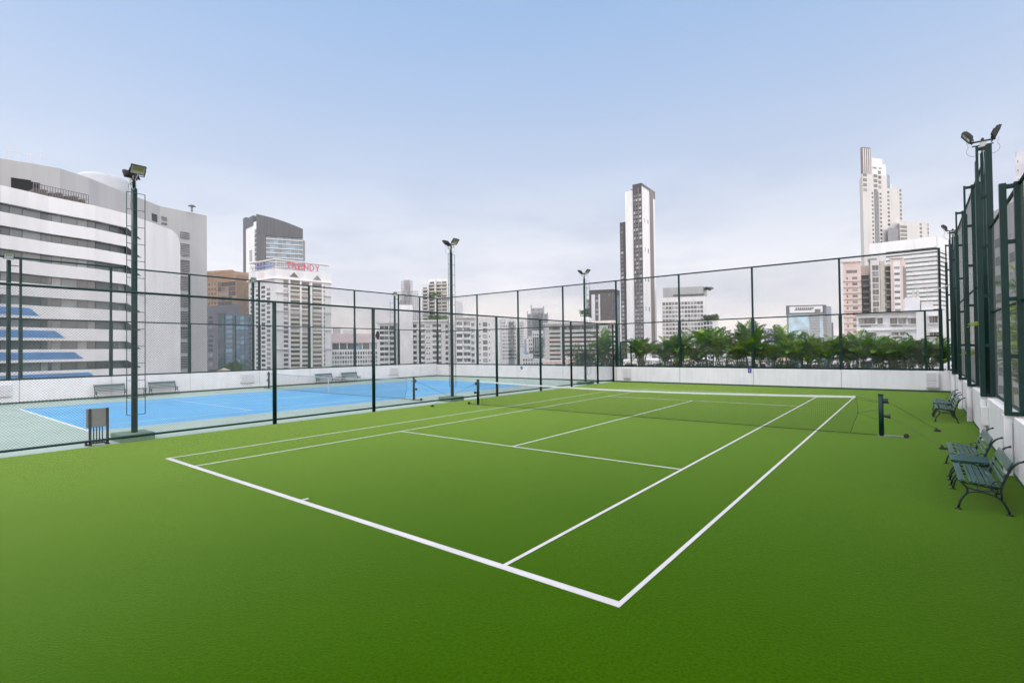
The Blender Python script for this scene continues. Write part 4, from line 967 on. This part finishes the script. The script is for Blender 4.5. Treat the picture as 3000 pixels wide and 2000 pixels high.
far_tower('hazy_tower','faint pale slab right of the hotel above the pink roof',((975,998,958),),1700,HZ2,pitch=7,colw=5)
# ---- beige striped slab
tilt(1700,1000)
b=Bld('striped_parking_block','beige block with horizontal dark parking strips below the brown tower',1700,330)
f=Face(W2(1598,338),W2(1806,322)); Zt=f.Z(1700,948); b.prism('core',f.body(24),ZG,Zt-.6,GD)
pit=12.7*330/1505
zc_=Zt
for i in range(18):
    z1=Zt-pit*i-(.9 if i else 0); b.part('spandrel',f.box(MB(),0,f.L,z1-pit*.60,z1,-.2,.9),BE if i%3 else PK)
for c0,c1 in ((1597,1610),(1643,1652),(1757,1782)): b.part('pier',f.box(MB(),f.U(c0),f.U(c1),ZG,Zt+.1,-.2,1.0),BE)
b.part('roof_slab',f.box(MB(),-1,f.L,Zt+.12,Zt+1.1,-2,1.8),WH)
b.part('roof_pavilion',f.box(MB(),f.U(1740),f.U(1800),Zt+1.1,f.Z(1770,938),-9,-1),TAN); b.part('roof_pavilion',f.box(MB(),f.U(1609),f.U(1672),Zt+1.1,f.Z(1640,943),-9,-2),CR)
c=f.P(f.U(1712),-8); mb=MB(); mb.tube([(c.x,c.y,Zt+1.1),(c.x,c.y,Zt+2.2)],3.9,20); mb.ball((c.x,c.y,Zt+1.9),3.9,20,(1,1,.75)); b.part('roof_dome',mb,BE,smooth=True)
windows(b,f,split(1612,1642,6,.2)+split(1654,1756,16,.2)+split(1784,1804,3,.2),[(Zt-pit*1-.9+.05,Zt-pit*.6-.05)],GG)
finish(b)
# ---- brown block
tilt(1770,860)
b=Bld('brown_striped_block','dark brown vertically striped block with white panels left of the slim tower',1770,450)
f=Face(W2(1726,452),W2(1799,446)); g=Face(W2(1799,446),W2(1816,456)); Zt=f.Z(1726,850); b.prism('wall',[f.A,f.B,g.B,f.A+(g.B-g.A)],ZG,Zt,BR)
for (c0,c1,y) in ((1732.5,1743,863),(1753,1758,862)): b.part('white_panel',f.box(MB(),f.U(c0),f.U(c1),ZG,f.Z(c0,y),-.2,.25),WH)
windows(b,f,[(1744.5,1752)],rows(f.Z(1748,864),3.9,16,2.5),GG,d=.1)
for c0,c1 in ((1771,1774),(1782,1786),(1792,1796)): windows(b,f,[(c0,c1)],rows(f.Z(c0,860),3.9,14,2.3),GG,d=.15)
mb=MB()
for i in range(18): u=f.U(1760)+(f.L-f.U(1760))*i/18; f.box(mb,u,u+.35,ZG,Zt-3,0,.35)
b.part('fins',mb,BR2); b.part('side_glazing',g.box(MB(),.2,g.L,ZG,Zt-5,-.1,.12),GBl)
finish(b)
b=Bld('grey_block','small grey block peeping out left of the brown striped block',1722,470); f=Face(W2(1717,472),W2(1728,471)); b.prism('wall',f.body(14),ZG,f.Z(1722,876),GC); windows(b,f,split(1718,1727,2,.3),rows(f.Z(1722,879),3.6,6,2),GG); finish(b)
# ---- slim tower
tilt(1880,610)
b=Bld('slim_tower','very tall slim white tower with brown window strips and dark crown',1880,380)
f=Face(W2(1832,384),W2(1881,376)); g=Face(W2(1881,376),W2(1919,398)); k=Face(W2(1815,390),W2(1832,387))
Z1=f.Z(1843,560); Z2=f.Z(1878,537); uu=f.U(1855)
b.prism('wall',[f.A,f.P(uu),f.P(uu,-22),f.P(0,-22)],ZG,Z1,WH)
b.prism('wall',[f.P(uu),f.B,g.B,f.P(uu)+(g.B-g.A)],ZG,Z2,WH)
b.prism('side_wing',k.body(18),ZG,k.Z(1822,652),WH)
b.part('window_strip',f.box(MB(),uu,f.L,ZG,Z2+.01,-.2,.5),BR); b.part('window_strip',k.box(MB(),.3,k.L,ZG,k.Z(1822,652)+.02,-.2,.5),BR)
pt=12.45*378/1505
windows(b,f,[(1857,1861.5),(1863,1869.5),(1873,1880)],rows(f.Z(1868,570),pt,34,pt*.66),GLt,d=.62); windows(b,k,[(1818,1825.5)],rows(k.Z(1822,665),pt,28,pt*.66),GLt,d=.62)
mb=MB()
for c in (1856,1862.2,1870.5,1872): f.box(mb,f.U(c),f.U(c)+.35,ZG,Z2-3,.5,.85)
b.part('fins',mb,BR2)
b.part('brown_band',g.box(MB(),g.U(1903.5),g.U(1913),ZG,Z2+.02,-.2,.35),BR2); zc1=g.Z(1890,550)
b.part('crown',g.box(MB(),0,g.L+.2,zc1,Z2+.03,-.2,.30),plain('dark_crown_cladding',(.13,.125,.13),.5,.2,.4)); b.part('crown',g.box(MB(),g.U(1903.5),g.L+.25,g.Z(1910,578),zc1,-.2,.32),BR2)
windows(b,g,[(1888,1889.5),(1897,1899)],rows(g.Z(1890,640),pt*7,4,pt*1.0),GG,name='slot_window',d=.05)
q=f.P(f.U(1849),-5); mb=MB(); mb.box(q.x-1.5,q.x+1.5,q.y-1.5,q.y+1.5,Z1,Z1+2.2); b.part('roof_plant',mb,GC2)
finish(b)
# ---- white gridded glass block
tilt(2010,870)
b=Bld('gridded_glass_block','white gridded glass block with grey crown and small roof trees',2010,388)
f=Face(W2(1938,392),W2(2063,384)); g=Face(W2(2063,384),W2(2077,392)); Zw=f.Z(2000,870)
b.prism('wall',[f.A,f.B,g.B,f.A+(g.B-g.A)*2],ZG,Zw,WH); b.prism('crown',[f.P(1.2,-.5),f.P(f.L-.6,-.5),g.P(g.L-1.5,-.8),f.P(1.2,-.5)+(g.B-g.A)],Zw,f.Z(1950,843),GC)
b.part('crown_strip',f.box(MB(),f.U(1973),f.L,f.Z(2010,866),f.Z(2010,862),-.6,.4),GD)
pt=12.35*388/1505; nrow=19
windows(b,f,split(1940,2060,13,.13),rows(f.Z(2000,884),pt,nrow,pt*.72),GG,d=.05)
h=Face(f.P(f.U(2058),1.5),W2(2088,378)); Zh=h.Z(2070,937); b.prism('lower_wing',[h.A,h.B,W2(2104,386),h.A+(W2(2104,386)-h.B)],ZG,Zh,WH)
windows(b,h,split(2060,2087,3,.15),rows(h.Z(2070,942),pt,14,pt*.72),GD,name='wing_window'); 
finish(b)
lf=leafmat('roof_tree_leaf',(.05,.09,.02),(.12,.17,.05),(.2,.24,.08))
for (px,zc,y,s,l) in ((2071,386,848,.55,'small round tree on the upper roof corner of the gridded glass block'),(2083,380,936,1.0,'wide round tree on the lower wing roof of the gridded glass block')):
    q=W(px,zc,y); t=thing('roof_tree',l,'tree',(q.x,q.y,q.z)); MB().tube([(0,0,-.5),(0,0,2.2*s)],.25,6).build('trunk',STEM,t); mb=shrub_mb(int(px),2600,(5.6*s,3*s,1.7*s),.75*s,(0,0,1.6*s)); mb.build('crown',lf,t)
# ---- blue glass tower, lavender block
tilt(2365,920)
b=Bld('blue_glass_tower','sky blue glass tower with open frame crown',2365,800)
f=Face(W2(2305,805),W2(2420,795)); g=Face(W2(2420,795),W2(2435,815)); Zg=f.Z(2360,921); Zf=f.Z(2310,898)
b.prism('curtain_wall',[f.A,f.B,g.B,f.A+(g.B-g.A)],ZG,Zg,GBk)
for (c0,c1,mm) in ((2305,2310,GC2),(2372,2401,GBl),(2412,2420,GDb)): b.part('facade_bay',f.box(MB(),f.U(c0),f.U(c1),ZG,Zg+.05,-.2,.5),mm)
windows(b,f,split(2345,2368,1,.1),[(f.Z(2356,985),f.Z(2356,965))],GBl,name='reflecting_bay',d=.3)
mb=MB()
for i in range(24): z=Zg-i*4.1; f.box(mb,0,f.L,z-.25,z,.0,.7)
b.part('floor_lines',mb,plain('pale_mullion',(.32,.42,.50),.5))
b.part('side_wall',g.box(MB(),.1,g.L,ZG,Zf,-.2,.4),GBl)
mb=MB(); f.box(mb,0,f.U(2313),Zg,Zf,-3,.5); f.box(mb,f.U(2413),f.L,Zg,Zf,-3,.5); f.box(mb,0,f.L,Zf,Zf+1.6,-2.5,.5); b.part('crown_frame',mb,LAV)
mb=MB(); f.box(mb,f.U(2313),f.U(2413),Zg,Zg+3,-5,-1); f.box(mb,f.U(2332),f.U(2380),Zg+7,Zg+8.5,-5,-1); f.box(mb,f.U(2392),f.U(2405),Zg+3,Zg+8,-6,-1)
for i in range(9): u=f.U(2334)+i*3.0; f.box(mb,u,u+1.3,Zg+8.5,Zg+11.5,-4,-2)
b.part('roof_plant',mb,BR2)
finish(b)
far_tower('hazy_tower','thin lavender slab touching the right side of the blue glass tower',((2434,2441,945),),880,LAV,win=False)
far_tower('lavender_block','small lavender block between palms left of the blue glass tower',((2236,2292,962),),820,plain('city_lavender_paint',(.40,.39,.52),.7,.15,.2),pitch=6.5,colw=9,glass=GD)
# ---- pink apartments
tilt(2560,810)
b=Bld('pink_apartment_tower','pink apartment tower with cream framed central bay and brown balconies',2560,272)
f=Face(W2(2470,276),W2(2523,274)); Zl=f.Z(2500,768); pt=17.7*272/1505
b.prism('left_wing_wall',f.body(16),ZG,Zl,PK); b.part('cornice',f.box(MB(),-.5,f.L+.6,Zl,Zl+.6,-1,.8),PK)
windows(b,f,[(2480,2512)],[(f.Z(2495,800),f.Z(2495,791))],GG,name='wide_window'); windows(b,f,[(2497,2512)],rows(f.Z(2500,811),pt,20,pt*.42),GD); windows(b,f,[(2480,2484)],rows(f.Z(2482,812),pt,20,pt*.42),GD,name='small_window')
for z0,z1 in rows(f.Z(2500,824),pt,19,.2): b.part('string_course',f.box(MB(),0,f.L,z0,z1,-.1,.35),BR2)
m=Face(W2(2523,277),W2(2614,274)); b.prism('recess_wall',m.body(14),ZG,m.Z(2535,778),PK)
for c0,c1 in ((2524,2546),(2590,2610)):
    zt_=m.Z(2530,806 if c0<2550 else 783)
    for i in range(20):
        z=zt_-pt*i; b.part('balcony',m.box(MB(),m.U(c0),m.U(c1),z-pt,z-pt*.72,0,1.6),BR2); b.w.append((m,m.U(c0),m.U(c1),z-pt*.72,z-pt*.02,GD,'balcony_opening',.1))
for c0,c1 in ((2546,2552),(2577,2590)): b.part('cream_pier',m.box(MB(),m.U(c0),m.U(c1),ZG,m.Z(2560,766),-.2,.9),CR)
c_=Face(W2(2551,271),W2(2578,270)); b.prism('centre_bay',c_.body(6),ZG,c_.Z(2565,762),BE); windows(b,c_,split(2556,2575,2,.12),rows(c_.Z(2565,777),pt,20,pt*.80),GD,name='bay_window',d=.1)
mb=MB(); q=c_.P(c_.L/2,-3); mb.box(q.x-2,q.x+2,q.y-1.5,q.y+1.5,c_.Z(2565,762),c_.Z(2565,762)+1.3); b.part('roof_plant',mb,GC2)
r_=Face(W2(2610,272),W2(2646,271)); s_=Face(W2(2646,271),W2(2655,280)); Zr=r_.Z(2630,757); b.prism('right_wing_wall',[r_.A,r_.B,s_.B,r_.A+(s_.B-s_.A)],ZG,Zr,PK); b.part('cornice',r_.box(MB(),-.4,r_.L+.3,Zr,Zr+.5,-1,.7),PK)
b.part('pale_panel',r_.box(MB(),r_.U(2618),r_.U(2638),ZG,r_.Z(2630,764),-.1,.25),WH); windows(b,r_,[(2620,2636)],rows(r_.Z(2628,781),pt,20,pt*.40),GD,d=.3)
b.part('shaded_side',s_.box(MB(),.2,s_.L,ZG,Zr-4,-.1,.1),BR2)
finish(b)
# ---- tall stepped beige tower
tilt(2570,580)
b=Bld('stepped_beige_tower','tall stepped beige tower with a striped brown shaft on top',2560,540)
f=Face(W2(2529,536),W2(2601,544)); e=Face(W2(2520,560),W2(2529,536)); Zm=f.Z(2535,508); b.prism('wall',[e.A,f.A,f.B,e.A+(f.B-f.A)],ZG,Zm,BE)
b.part('shaft',f.box(MB(),1.6,f.U(2556),Zm,f.Z(2540,430),-3,-.4),BR2); mb=MB()
for i in range(4): u=1.6+(f.U(2556)-1.6)*(i+.1)/4; f.box(mb,u,u+.9,Zm,f.Z(2540,434),-.5,.1)
b.part('shaft_ribs',mb,OW); b.part('shaft',f.box(MB(),f.U(2556),f.U(2562),Zm,f.Z(2556,458),-3.5,-.6),PK)
b.part('upper_block',f.box(MB(),f.U(2559),f.U(2589),Zm,f.Z(2575,464),-12,-.2),WH); b.part('upper_block',f.box(MB(),f.U(2589),f.U(2599),Zm,f.Z(2594,482),-12,-.2),WH)
b.part('fin',f.box(MB(),f.U(2596),f.U(2600),Zm,f.Z(2598,462),-6,-4),OW)
pt=14.6*540/1505
windows(b,f,[(2576,2584)],[(z0,z1) for z0,z1 in rows(f.Z(2580,500),pt,4,pt*.66)],GD,d=.1); windows(b,f,[(2531,2542),(2562,2573)],rows(f.Z(2540,508),pt,4,pt*.62),GG,name='wide_window')
windows(b,f,[(2555,2560),(2578,2584)],rows(f.Z(2558,563),pt*.82,14,pt*.42),GD,name='small_window'); b.part('glass_shaft',f.box(MB(),f.U(2563),f.U(2575),ZG,f.Z(2570,562),-.2,.3),GDb)
windows(b,f,[(2561,2572),(2578,2586)],[(f.Z(2570,494),f.Z(2570,489))],GD,name='slot_window')
h=Face(W2(2601,544.5),W2(2644,549)); b.prism('mid_wing',h.body(20),ZG,h.Z(2620,552),BE); windows(b,h,[(2601,2607.5)],rows(h.Z(2604,560),pt*.82,9,pt*.44),GD,name='small_window'); windows(b,h,[(2637,2643)],rows(h.Z(2640,554),pt*.82,12,pt*.55),GG)
b.part('terrace',h.box(MB(),0,h.U(2612),h.Z(2605,553),h.Z(2605,510),-10,-1),GBl); b.part('terrace',h.box(MB(),h.U(2612),h.U(2617),h.Z(2605,553),h.Z(2605,538),-10,-1),OW)
l=Face(W2(2635,540),W2(2722,549)); b.prism('low_wing',l.body(22),ZG,l.Z(2680,651),BE); windows(b,l,split(2636,2658,1,.1),rows(l.Z(2646,661),pt*.8,6,pt*.55),GG); windows(b,l,[(2694,2701)],rows(l.Z(2697,654),pt*.8,6,pt*.5),GG); windows(b,l,[(2717,2721)],rows(l.Z(2718,655),pt*.8,6,pt*.6),GG)
d2=Face(W2(2600,538),W2(2632,540)); b.prism('dark_bay',d2.body(4),ZG,d2.Z(2615,668),GC2)
finish(b)
# ---- striped office on the right
tilt(2650,740)
b=Bld('striped_office','white office slab with many thin dark window stripes, sloped top, at right',2650,380)
f=Face(W2(2548,398),W2(2746,372)); g=Face(W2(2746,372),W2(2775,388)); ZA=f.Z(2600,709)
b.prism('core',[f.A,f.B,g.B,f.A+(g.B-g.A)],ZG,ZA-.2,GDb)
pt=12.7*380/1505; u0=f.U(2596); z=f.Z(2680,730)
b.part('parapet',f.box(MB(),0,f.L,z,ZA,-4,.8),WH); b.part('blank_wall',f.box(MB(),0,u0,ZG,z,-4,.8),OW)
b.part('parapet',g.box(MB(),.2,g.L,z-2,ZA-.5,-4,.6),WH)
for i in range(26):
    z1=z-pt*i-pt*.36; b.part('spandrel',f.box(MB(),u0,f.L,z1-pt*.64,z1,-.5,.75),WH if i%2 else OW)
    windows(b,f,split(2597,2745,6,.03),[(z1+.03,z1+pt*.36-.03)],GWd,d=.2)
    b.part('balcony',g.box(MB(),.3,g.L,z1-pt*.66,z1-.1,-.5,1.0+(i%2)*.3),OW)
finish(b)
# ---- white foreground building at the right
tilt(2640,960)
b=Bld('white_lowrise','white three storey building with dark window openings behind the right corner palms',2640,132)
f=Face(W2(2510,137),W2(2705,129)); Zt=f.Z(2600,918); b.prism('wall',f.body(14),ZG,Zt,WH)
g=Face(W2(2705,129),W2(2790,126)); Zg=g.Z(2740,908); b.prism('wall',g.body(14),ZG,Zg,WH)
b.part('roof_slab',f.box(MB(),-.3,f.L-.2,Zt,Zt+.35,-14,.8),OW)
rowsA=[(931,949,[(2516,2565),(2571,2587),(2608,2629),(2633,2655),(2661,2692)]),(973,984,[(2540,2567)]),(972,982,[(2612,2632),(2637,2650)]),(1020,1042,[(2516,2560),(2600,2650)]),(1058,1076,[(2520,2560),(2600,2680)])]
for y0,y1,cs in rowsA:
    for c0,c1 in cs:
        z1,z0=f.Z((c0+c1)/2,y0),f.Z((c0+c1)/2,y1); b.part('recess',f.box(MB(),f.U(c0),f.U(c1),z0,z1,-.3,.02),GC2)
        n=max(1,round((c1-c0)/8)); windows(b,f,split(c0+.5,c1-.5,n,.1),[(z0+.08,z1-.08)],GD,d=.06)
        b.part('sill',f.box(MB(),f.U(c0)-.2,f.U(c1)+.2,z0-.22,z0,-.1,.45),WH); b.part('lintel',f.box(MB(),f.U(c0)-.2,f.U(c1)+.2,z1,z1+.18,-.1,.65),WH)
for y0,y1,cs in ((926,946,[(2723,2748)]),(973,985,[(2723,2756)]),(1036,1062,[(2725,2752)])):
    for c0,c1 in cs:
        z1,z0=g.Z((c0+c1)/2,y0),g.Z((c0+c1)/2,y1); windows(b,g,split(c0,c1,3,.08),[(z0,z1)],GD,d=.06); b.part('sill',g.box(MB(),g.U(c0)-.2,g.U(c1)+.2,z0-.25,z0,-.1,.6),WH); b.part('lintel',g.box(MB(),g.U(c0)-.2,g.U(c1)+.2,z1,z1+.2,-.1,.8),WH)
for y in (966,1010): z=f.Z(2600,y); b.part('string_course',f.box(MB(),0,f.L,z-.12,z+.12,-.1,.5),WH)
b.part('pilaster',f.box(MB(),f.L-1.4,f.L+.1,ZG,Zg+.1,-.2,.75),WH)
# tiny unreadable lettering rows
random.seed(9)
for (x0,x1,y) in ((2522,2553,956),(2610,2645,954),(2615,2642,989)):
    mb=MB(); n=8; 
    for i in range(n):
        u=f.U(x0)+(f.U(x1)-f.U(x0))*i/n; z=f.Z(x0,y); f.box(mb,u,u+.22,z-.22,z+.22,.0,.06); f.box(mb,u+.02,u+.3,z+.1,z+.2,.0,.05)
    b.part('wall_lettering',mb,GC2)
b.part('roof_house',f.box(MB(),f.U(2655),f.U(2700),Zt+.35,f.Z(2680,868),-11,-3),WH); b.part('roof_house',g.box(MB(),0,g.U(2738),Zg,g.Z(2720,882),-9,-1.2),WH)
mb=MB(); f.box(mb,f.U(2680),f.U(2686),f.Z(2680,868),f.Z(2680,845),-7,-5.5); f.box(mb,f.U(2693),f.U(2699),f.Z(2680,868),f.Z(2680,845),-7,-5.5)
q=f.P(f.U(2722),-3); mb.tube([(q.x,q.y,Zt),(q.x,q.y,Zt+6.5)],.06,5); mb.tube([(q.x-.8,q.y,Zt+5.8),(q.x+.8,q.y,Zt+5.8)],.05,5); b.part('roof_plant',mb,CR)
finish(b)
# ---- beyond the right fence
tilt(2960,800)
b=Bld('grey_side_building','grey building seen through the right fence above the palms',2960,95)
f=Face(W2(2886,100),W2(3060,82)); b.prism('wall',f.body(20),ZG,f.Z(2900,626),GC); windows(b,f,split(2895,3040,7,.3),rows(f.Z(2950,690),3.4,9,1.6),GG); finish(b)
b=Bld('tall_pale_tower','tall pale hazy tower at the right picture edge above the fence',3010,900)
f=Face(W2(2984,900),W2(3060,890)); b.prism('wall',f.body(40),ZG,f.Z(3000,455),HZ2); windows(b,f,[(2990,2993)],rows(f.Z(2990,468),16,20,4),GG); b.part('roof_cap',f.box(MB(),2,f.L,f.Z(3000,455),f.Z(3000,440),-3,-.2),HZ2); finish(b)
DPX[0]=0
# ---- park trees and pavilion roof at the left
PKL=leafmat('park_tree_leaf',(.025,.06,.012),(.06,.11,.02),(.15,.19,.03))
for (px,zc,ytop,yb,s,l) in ((690,140,1056,1100,1.0,'round yellowish green tree in front of the dark blue glass block'),(640,138,1074,1100,.7,'low dark tree left of the tan pavilion roof'),(703,136,1076,1100,.6,'low dark tree right of the tan pavilion roof')):
    zt_=W(px,zc,ytop).z; q=W2(px,zc); z0=zt_-4.2*s; t=thing('park_tree',l,'tree',(q.x,q.y,z0-1.5)); MB().tube([(0,0,-14),(0,0,1.5),(.3,.1,3)],[.3,.22,.1],7).build('trunk',STEM,t); mb=shrub_mb(px,2600,(3.4*s,3.0*s,1.9*s),.34,(0,0,3.4*s)); mb.build('crown',PKL,t)
b=Bld('pavilion','small pavilion with tan pyramid roof behind the left parapet wall',656,120)
q=W2(656,120); z1=W(656,120,1076).z; z0=z1-1.2; w_=1.75
mb=MB(); mb.add([(q.x-w_,q.y-w_,z0),(q.x+w_,q.y-w_,z0),(q.x+w_,q.y+w_,z0),(q.x-w_,q.y+w_,z0),(q.x,q.y,z1)],[(3,2,1,0),(0,1,4),(1,2,4),(2,3,4),(3,0,4)]); b.part('roof',mb,TAN)
mb=MB()
for sx in (-1,1):
    for sy in (-1,1): mb.box(q.x+sx*1.4-.1,q.x+sx*1.4+.1,q.y+sy*1.4-.1,q.y+sy*1.4+.1,ZG,z0)
b.part('post',mb,CR)
b=Bld('tree_by_tower','small tree',1,100) if False else None
q=W(1717,462,915); t=thing('roof_tree','dark scraggly roof tree left of the brown striped block','tree',(q.x,q.y,q.z-6)); MB().tube([(0,0,-30),(0,0,5)],.4,6).build('trunk',STEM,t); shrub_mb(77,500,(5,3,4.2),1.0,(0,0,6)).build('crown',SHRUB,t)
# ---- far skyline blocks
random.seed(17)
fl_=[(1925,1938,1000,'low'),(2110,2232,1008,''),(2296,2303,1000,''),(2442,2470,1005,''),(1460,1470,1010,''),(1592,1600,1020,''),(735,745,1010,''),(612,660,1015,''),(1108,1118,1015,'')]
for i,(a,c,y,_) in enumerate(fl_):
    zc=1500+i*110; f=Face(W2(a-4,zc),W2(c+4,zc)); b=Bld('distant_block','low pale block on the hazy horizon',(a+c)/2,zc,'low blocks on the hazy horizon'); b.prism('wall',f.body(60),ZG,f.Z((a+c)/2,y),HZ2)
# ground-level city seen over the wall through the hedge
for i in range(16):
    a=1590+i*76+random.uniform(-12,12); zc=150+random.random()*60; f=Face(W2(a,zc),W2(a+random.uniform(40,62),zc+random.uniform(-5,5))); b=Bld('low_building','low pale building glimpsed between the palm stems',a,zc,'low buildings behind the planted palms'); b.prism('wall',f.body(20),ZG,f.Z(a,random.uniform(1046,1062)),random.choice((WH,BE,PK,OW)))
    windows(b,f,[(f.L*.1,f.L*.45),(f.L*.55,f.L*.9)],rows(f.Z(a,1066),3.3,3,1.5),GD,px=False); finish(b)
K=.835
SKYSTOPS=[(0,(1.08,1.00,.98)),(.05,(1.02,.96,.97)),(.13,(.88,.88,.94)),(.22,(.74,.79,.90)),(.33,(.59,.69,.88)),(.45,(.46,.61,.87)),(.56,(.37,.55,.85)),(1,(.84,.88,.95))]
SKYSTOPS=[(p_,tuple(x*K for x in c_)) for p_,c_ in SKYSTOPS]
SUNE=1.5; EXPO=.30; HAZE=.00005; SKYFILL=4.1
# ------------------------------------------------------------------ light and air
w=bpy.data.worlds.new('World'); SC.world=w; w.use_nodes=True; nt=w.node_tree
bg=nt.nodes['Background']
SUN_EL, SUN_AZ = radians(46), radians(236)          # azimuth from +Y clockwise
sky=nt.nodes.new('ShaderNodeTexSky'); sky.sky_type='NISHITA'; sky.sun_disc=False; sky.sun_elevation=SUN_EL; sky.sun_rotation=SUN_AZ; sky.air_density=1.0; sky.dust_density=1.5; sky.ozone_density=1.2
tc=nt.nodes.new('ShaderNodeTexCoord'); sp_=nt.nodes.new('ShaderNodeSeparateXYZ'); nt.links.new(tc.outputs['Generated'],sp_.inputs[0])
rp_=nt.nodes.new('ShaderNodeValToRGB'); nt.links.new(sp_.outputs['Z'],rp_.inputs[0])
stops=SKYSTOPS
e=rp_.color_ramp.elements; e[0].position=stops[0][0]; e[0].color=stops[0][1]+(1,); e[1].position=stops[-1][0]; e[1].color=stops[-1][1]+(1,)
for p_,c_ in stops[1:-1]: k=rp_.color_ramp.elements.new(p_); k.color=c_+(1,)
# soft cloud layer, densest near the horizon
mp=nt.nodes.new('ShaderNodeMapping'); mp.inputs['Scale'].default_value=(1,1,3.6); nt.links.new(tc.outputs['Generated'],mp.inputs[0])
nz=nt.nodes.new('ShaderNodeTexNoise'); nz.inputs['Scale'].default_value=3.4; nz.inputs['Detail'].default_value=7; nz.inputs['Roughness'].default_value=.52; nt.links.new(mp.outputs[0],nz.inputs['Vector'])
cr_=nt.nodes.new('ShaderNodeValToRGB'); cr_.color_ramp.elements[0].position=.40; cr_.color_ramp.elements[1].position=.60
cr_.color_ramp.elements[0].color=(.82,.83,.90,1); cr_.color_ramp.elements[1].color=(1.19,1.14,1.09,1); nt.links.new(nz.outputs['Fac'],cr_.inputs[0])
fr_=nt.nodes.new('ShaderNodeMapRange'); fr_.inputs[1].default_value=.02; fr_.inputs[2].default_value=.36; fr_.inputs[3].default_value=1.0; fr_.inputs[4].default_value=.04; nt.links.new(sp_.outputs['Z'],fr_.inputs[0])
one=mix(nt,(1,1,1,1),cr_.outputs[0],fr_.outputs[0])
cl=mix(nt,rp_.outputs[0],one,1,'MULTIPLY')
# scale the physical sky to display range, then lay the cloud deck over it
sk=mix(nt,sky.outputs[0],(.10,.10,.10,1),1,'MULTIPLY')
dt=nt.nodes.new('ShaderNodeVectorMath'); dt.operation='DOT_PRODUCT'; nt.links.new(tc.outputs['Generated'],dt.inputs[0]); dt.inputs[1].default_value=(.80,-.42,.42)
gl=nt.nodes.new('ShaderNodeMapRange'); gl.interpolation_type='SMOOTHSTEP'; gl.inputs[1].default_value=-.15; gl.inputs[2].default_value=.85; gl.inputs[3].default_value=1; gl.inputs[4].default_value=SKYFILL; nt.links.new(dt.outputs['Value'],gl.inputs[0])
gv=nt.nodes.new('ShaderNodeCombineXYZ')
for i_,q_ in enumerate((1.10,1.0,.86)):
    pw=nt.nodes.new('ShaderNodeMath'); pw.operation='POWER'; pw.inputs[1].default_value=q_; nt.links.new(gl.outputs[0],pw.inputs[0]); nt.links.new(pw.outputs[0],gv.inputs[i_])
cl=mix(nt,cl,gv.outputs[0],1,'MULTIPLY')   # added fill: unseen sky behind the camera brightened to light the facades
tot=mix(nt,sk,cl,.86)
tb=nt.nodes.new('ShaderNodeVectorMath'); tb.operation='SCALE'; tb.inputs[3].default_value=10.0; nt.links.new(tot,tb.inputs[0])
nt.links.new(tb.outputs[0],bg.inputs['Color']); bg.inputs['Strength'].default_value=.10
sun=bpy.data.lights.new('sun','SUN'); sun.energy=SUNE; sun.angle=radians(24); sun.color=(1,.965,.91)
so=bpy.data.objects.new('sun',sun); COL.objects.link(so)
d=Vector((sin(SUN_AZ)*cos(SUN_EL),cos(SUN_AZ)*cos(SUN_EL),sin(SUN_EL))); so.rotation_euler=d.to_track_quat('Z','Y').to_euler()
# haze: even pale air round the whole scene
if HAZE>0:
    o=MB().box(-2100,1500,-500,3600,ZG-1.5,330).build('haze',None); o.data.materials.clear()
    hm=bpy.data.materials.new('haze_air'); hm.use_nodes=True; hn=hm.node_tree; hn.nodes.remove(hn.nodes['Principled BSDF'])
    pv=hn.nodes.new('ShaderNodeVolumePrincipled'); pv.inputs['Color'].default_value=(.93,.94,.97,1); pv.inputs['Density'].default_value=HAZE; pv.inputs['Anisotropy'].default_value=.1
    hn.links.new(pv.outputs[0],hn.nodes['Material Output'].inputs['Volume']); o.data.materials.append(hm); o['kind']='stuff'; o['label']='pale even haze in the air over the city'
SC.view_settings.view_transform='Standard'; SC.view_settings.look='None'; SC.view_settings.exposure=EXPO; SC.view_settings.gamma=1
SC.cycles.max_bounces=6; SC.cycles.diffuse_bounces=3; SC.cycles.glossy_bounces=3; SC.cycles.transmission_bounces=3; SC.cycles.volume_bounces=1; SC.cycles.transparent_max_bounces=8
SC.cycles.use_denoising=True
try: SC.cycles.denoiser='OPENIMAGEDENOISE'
except Exception: pass
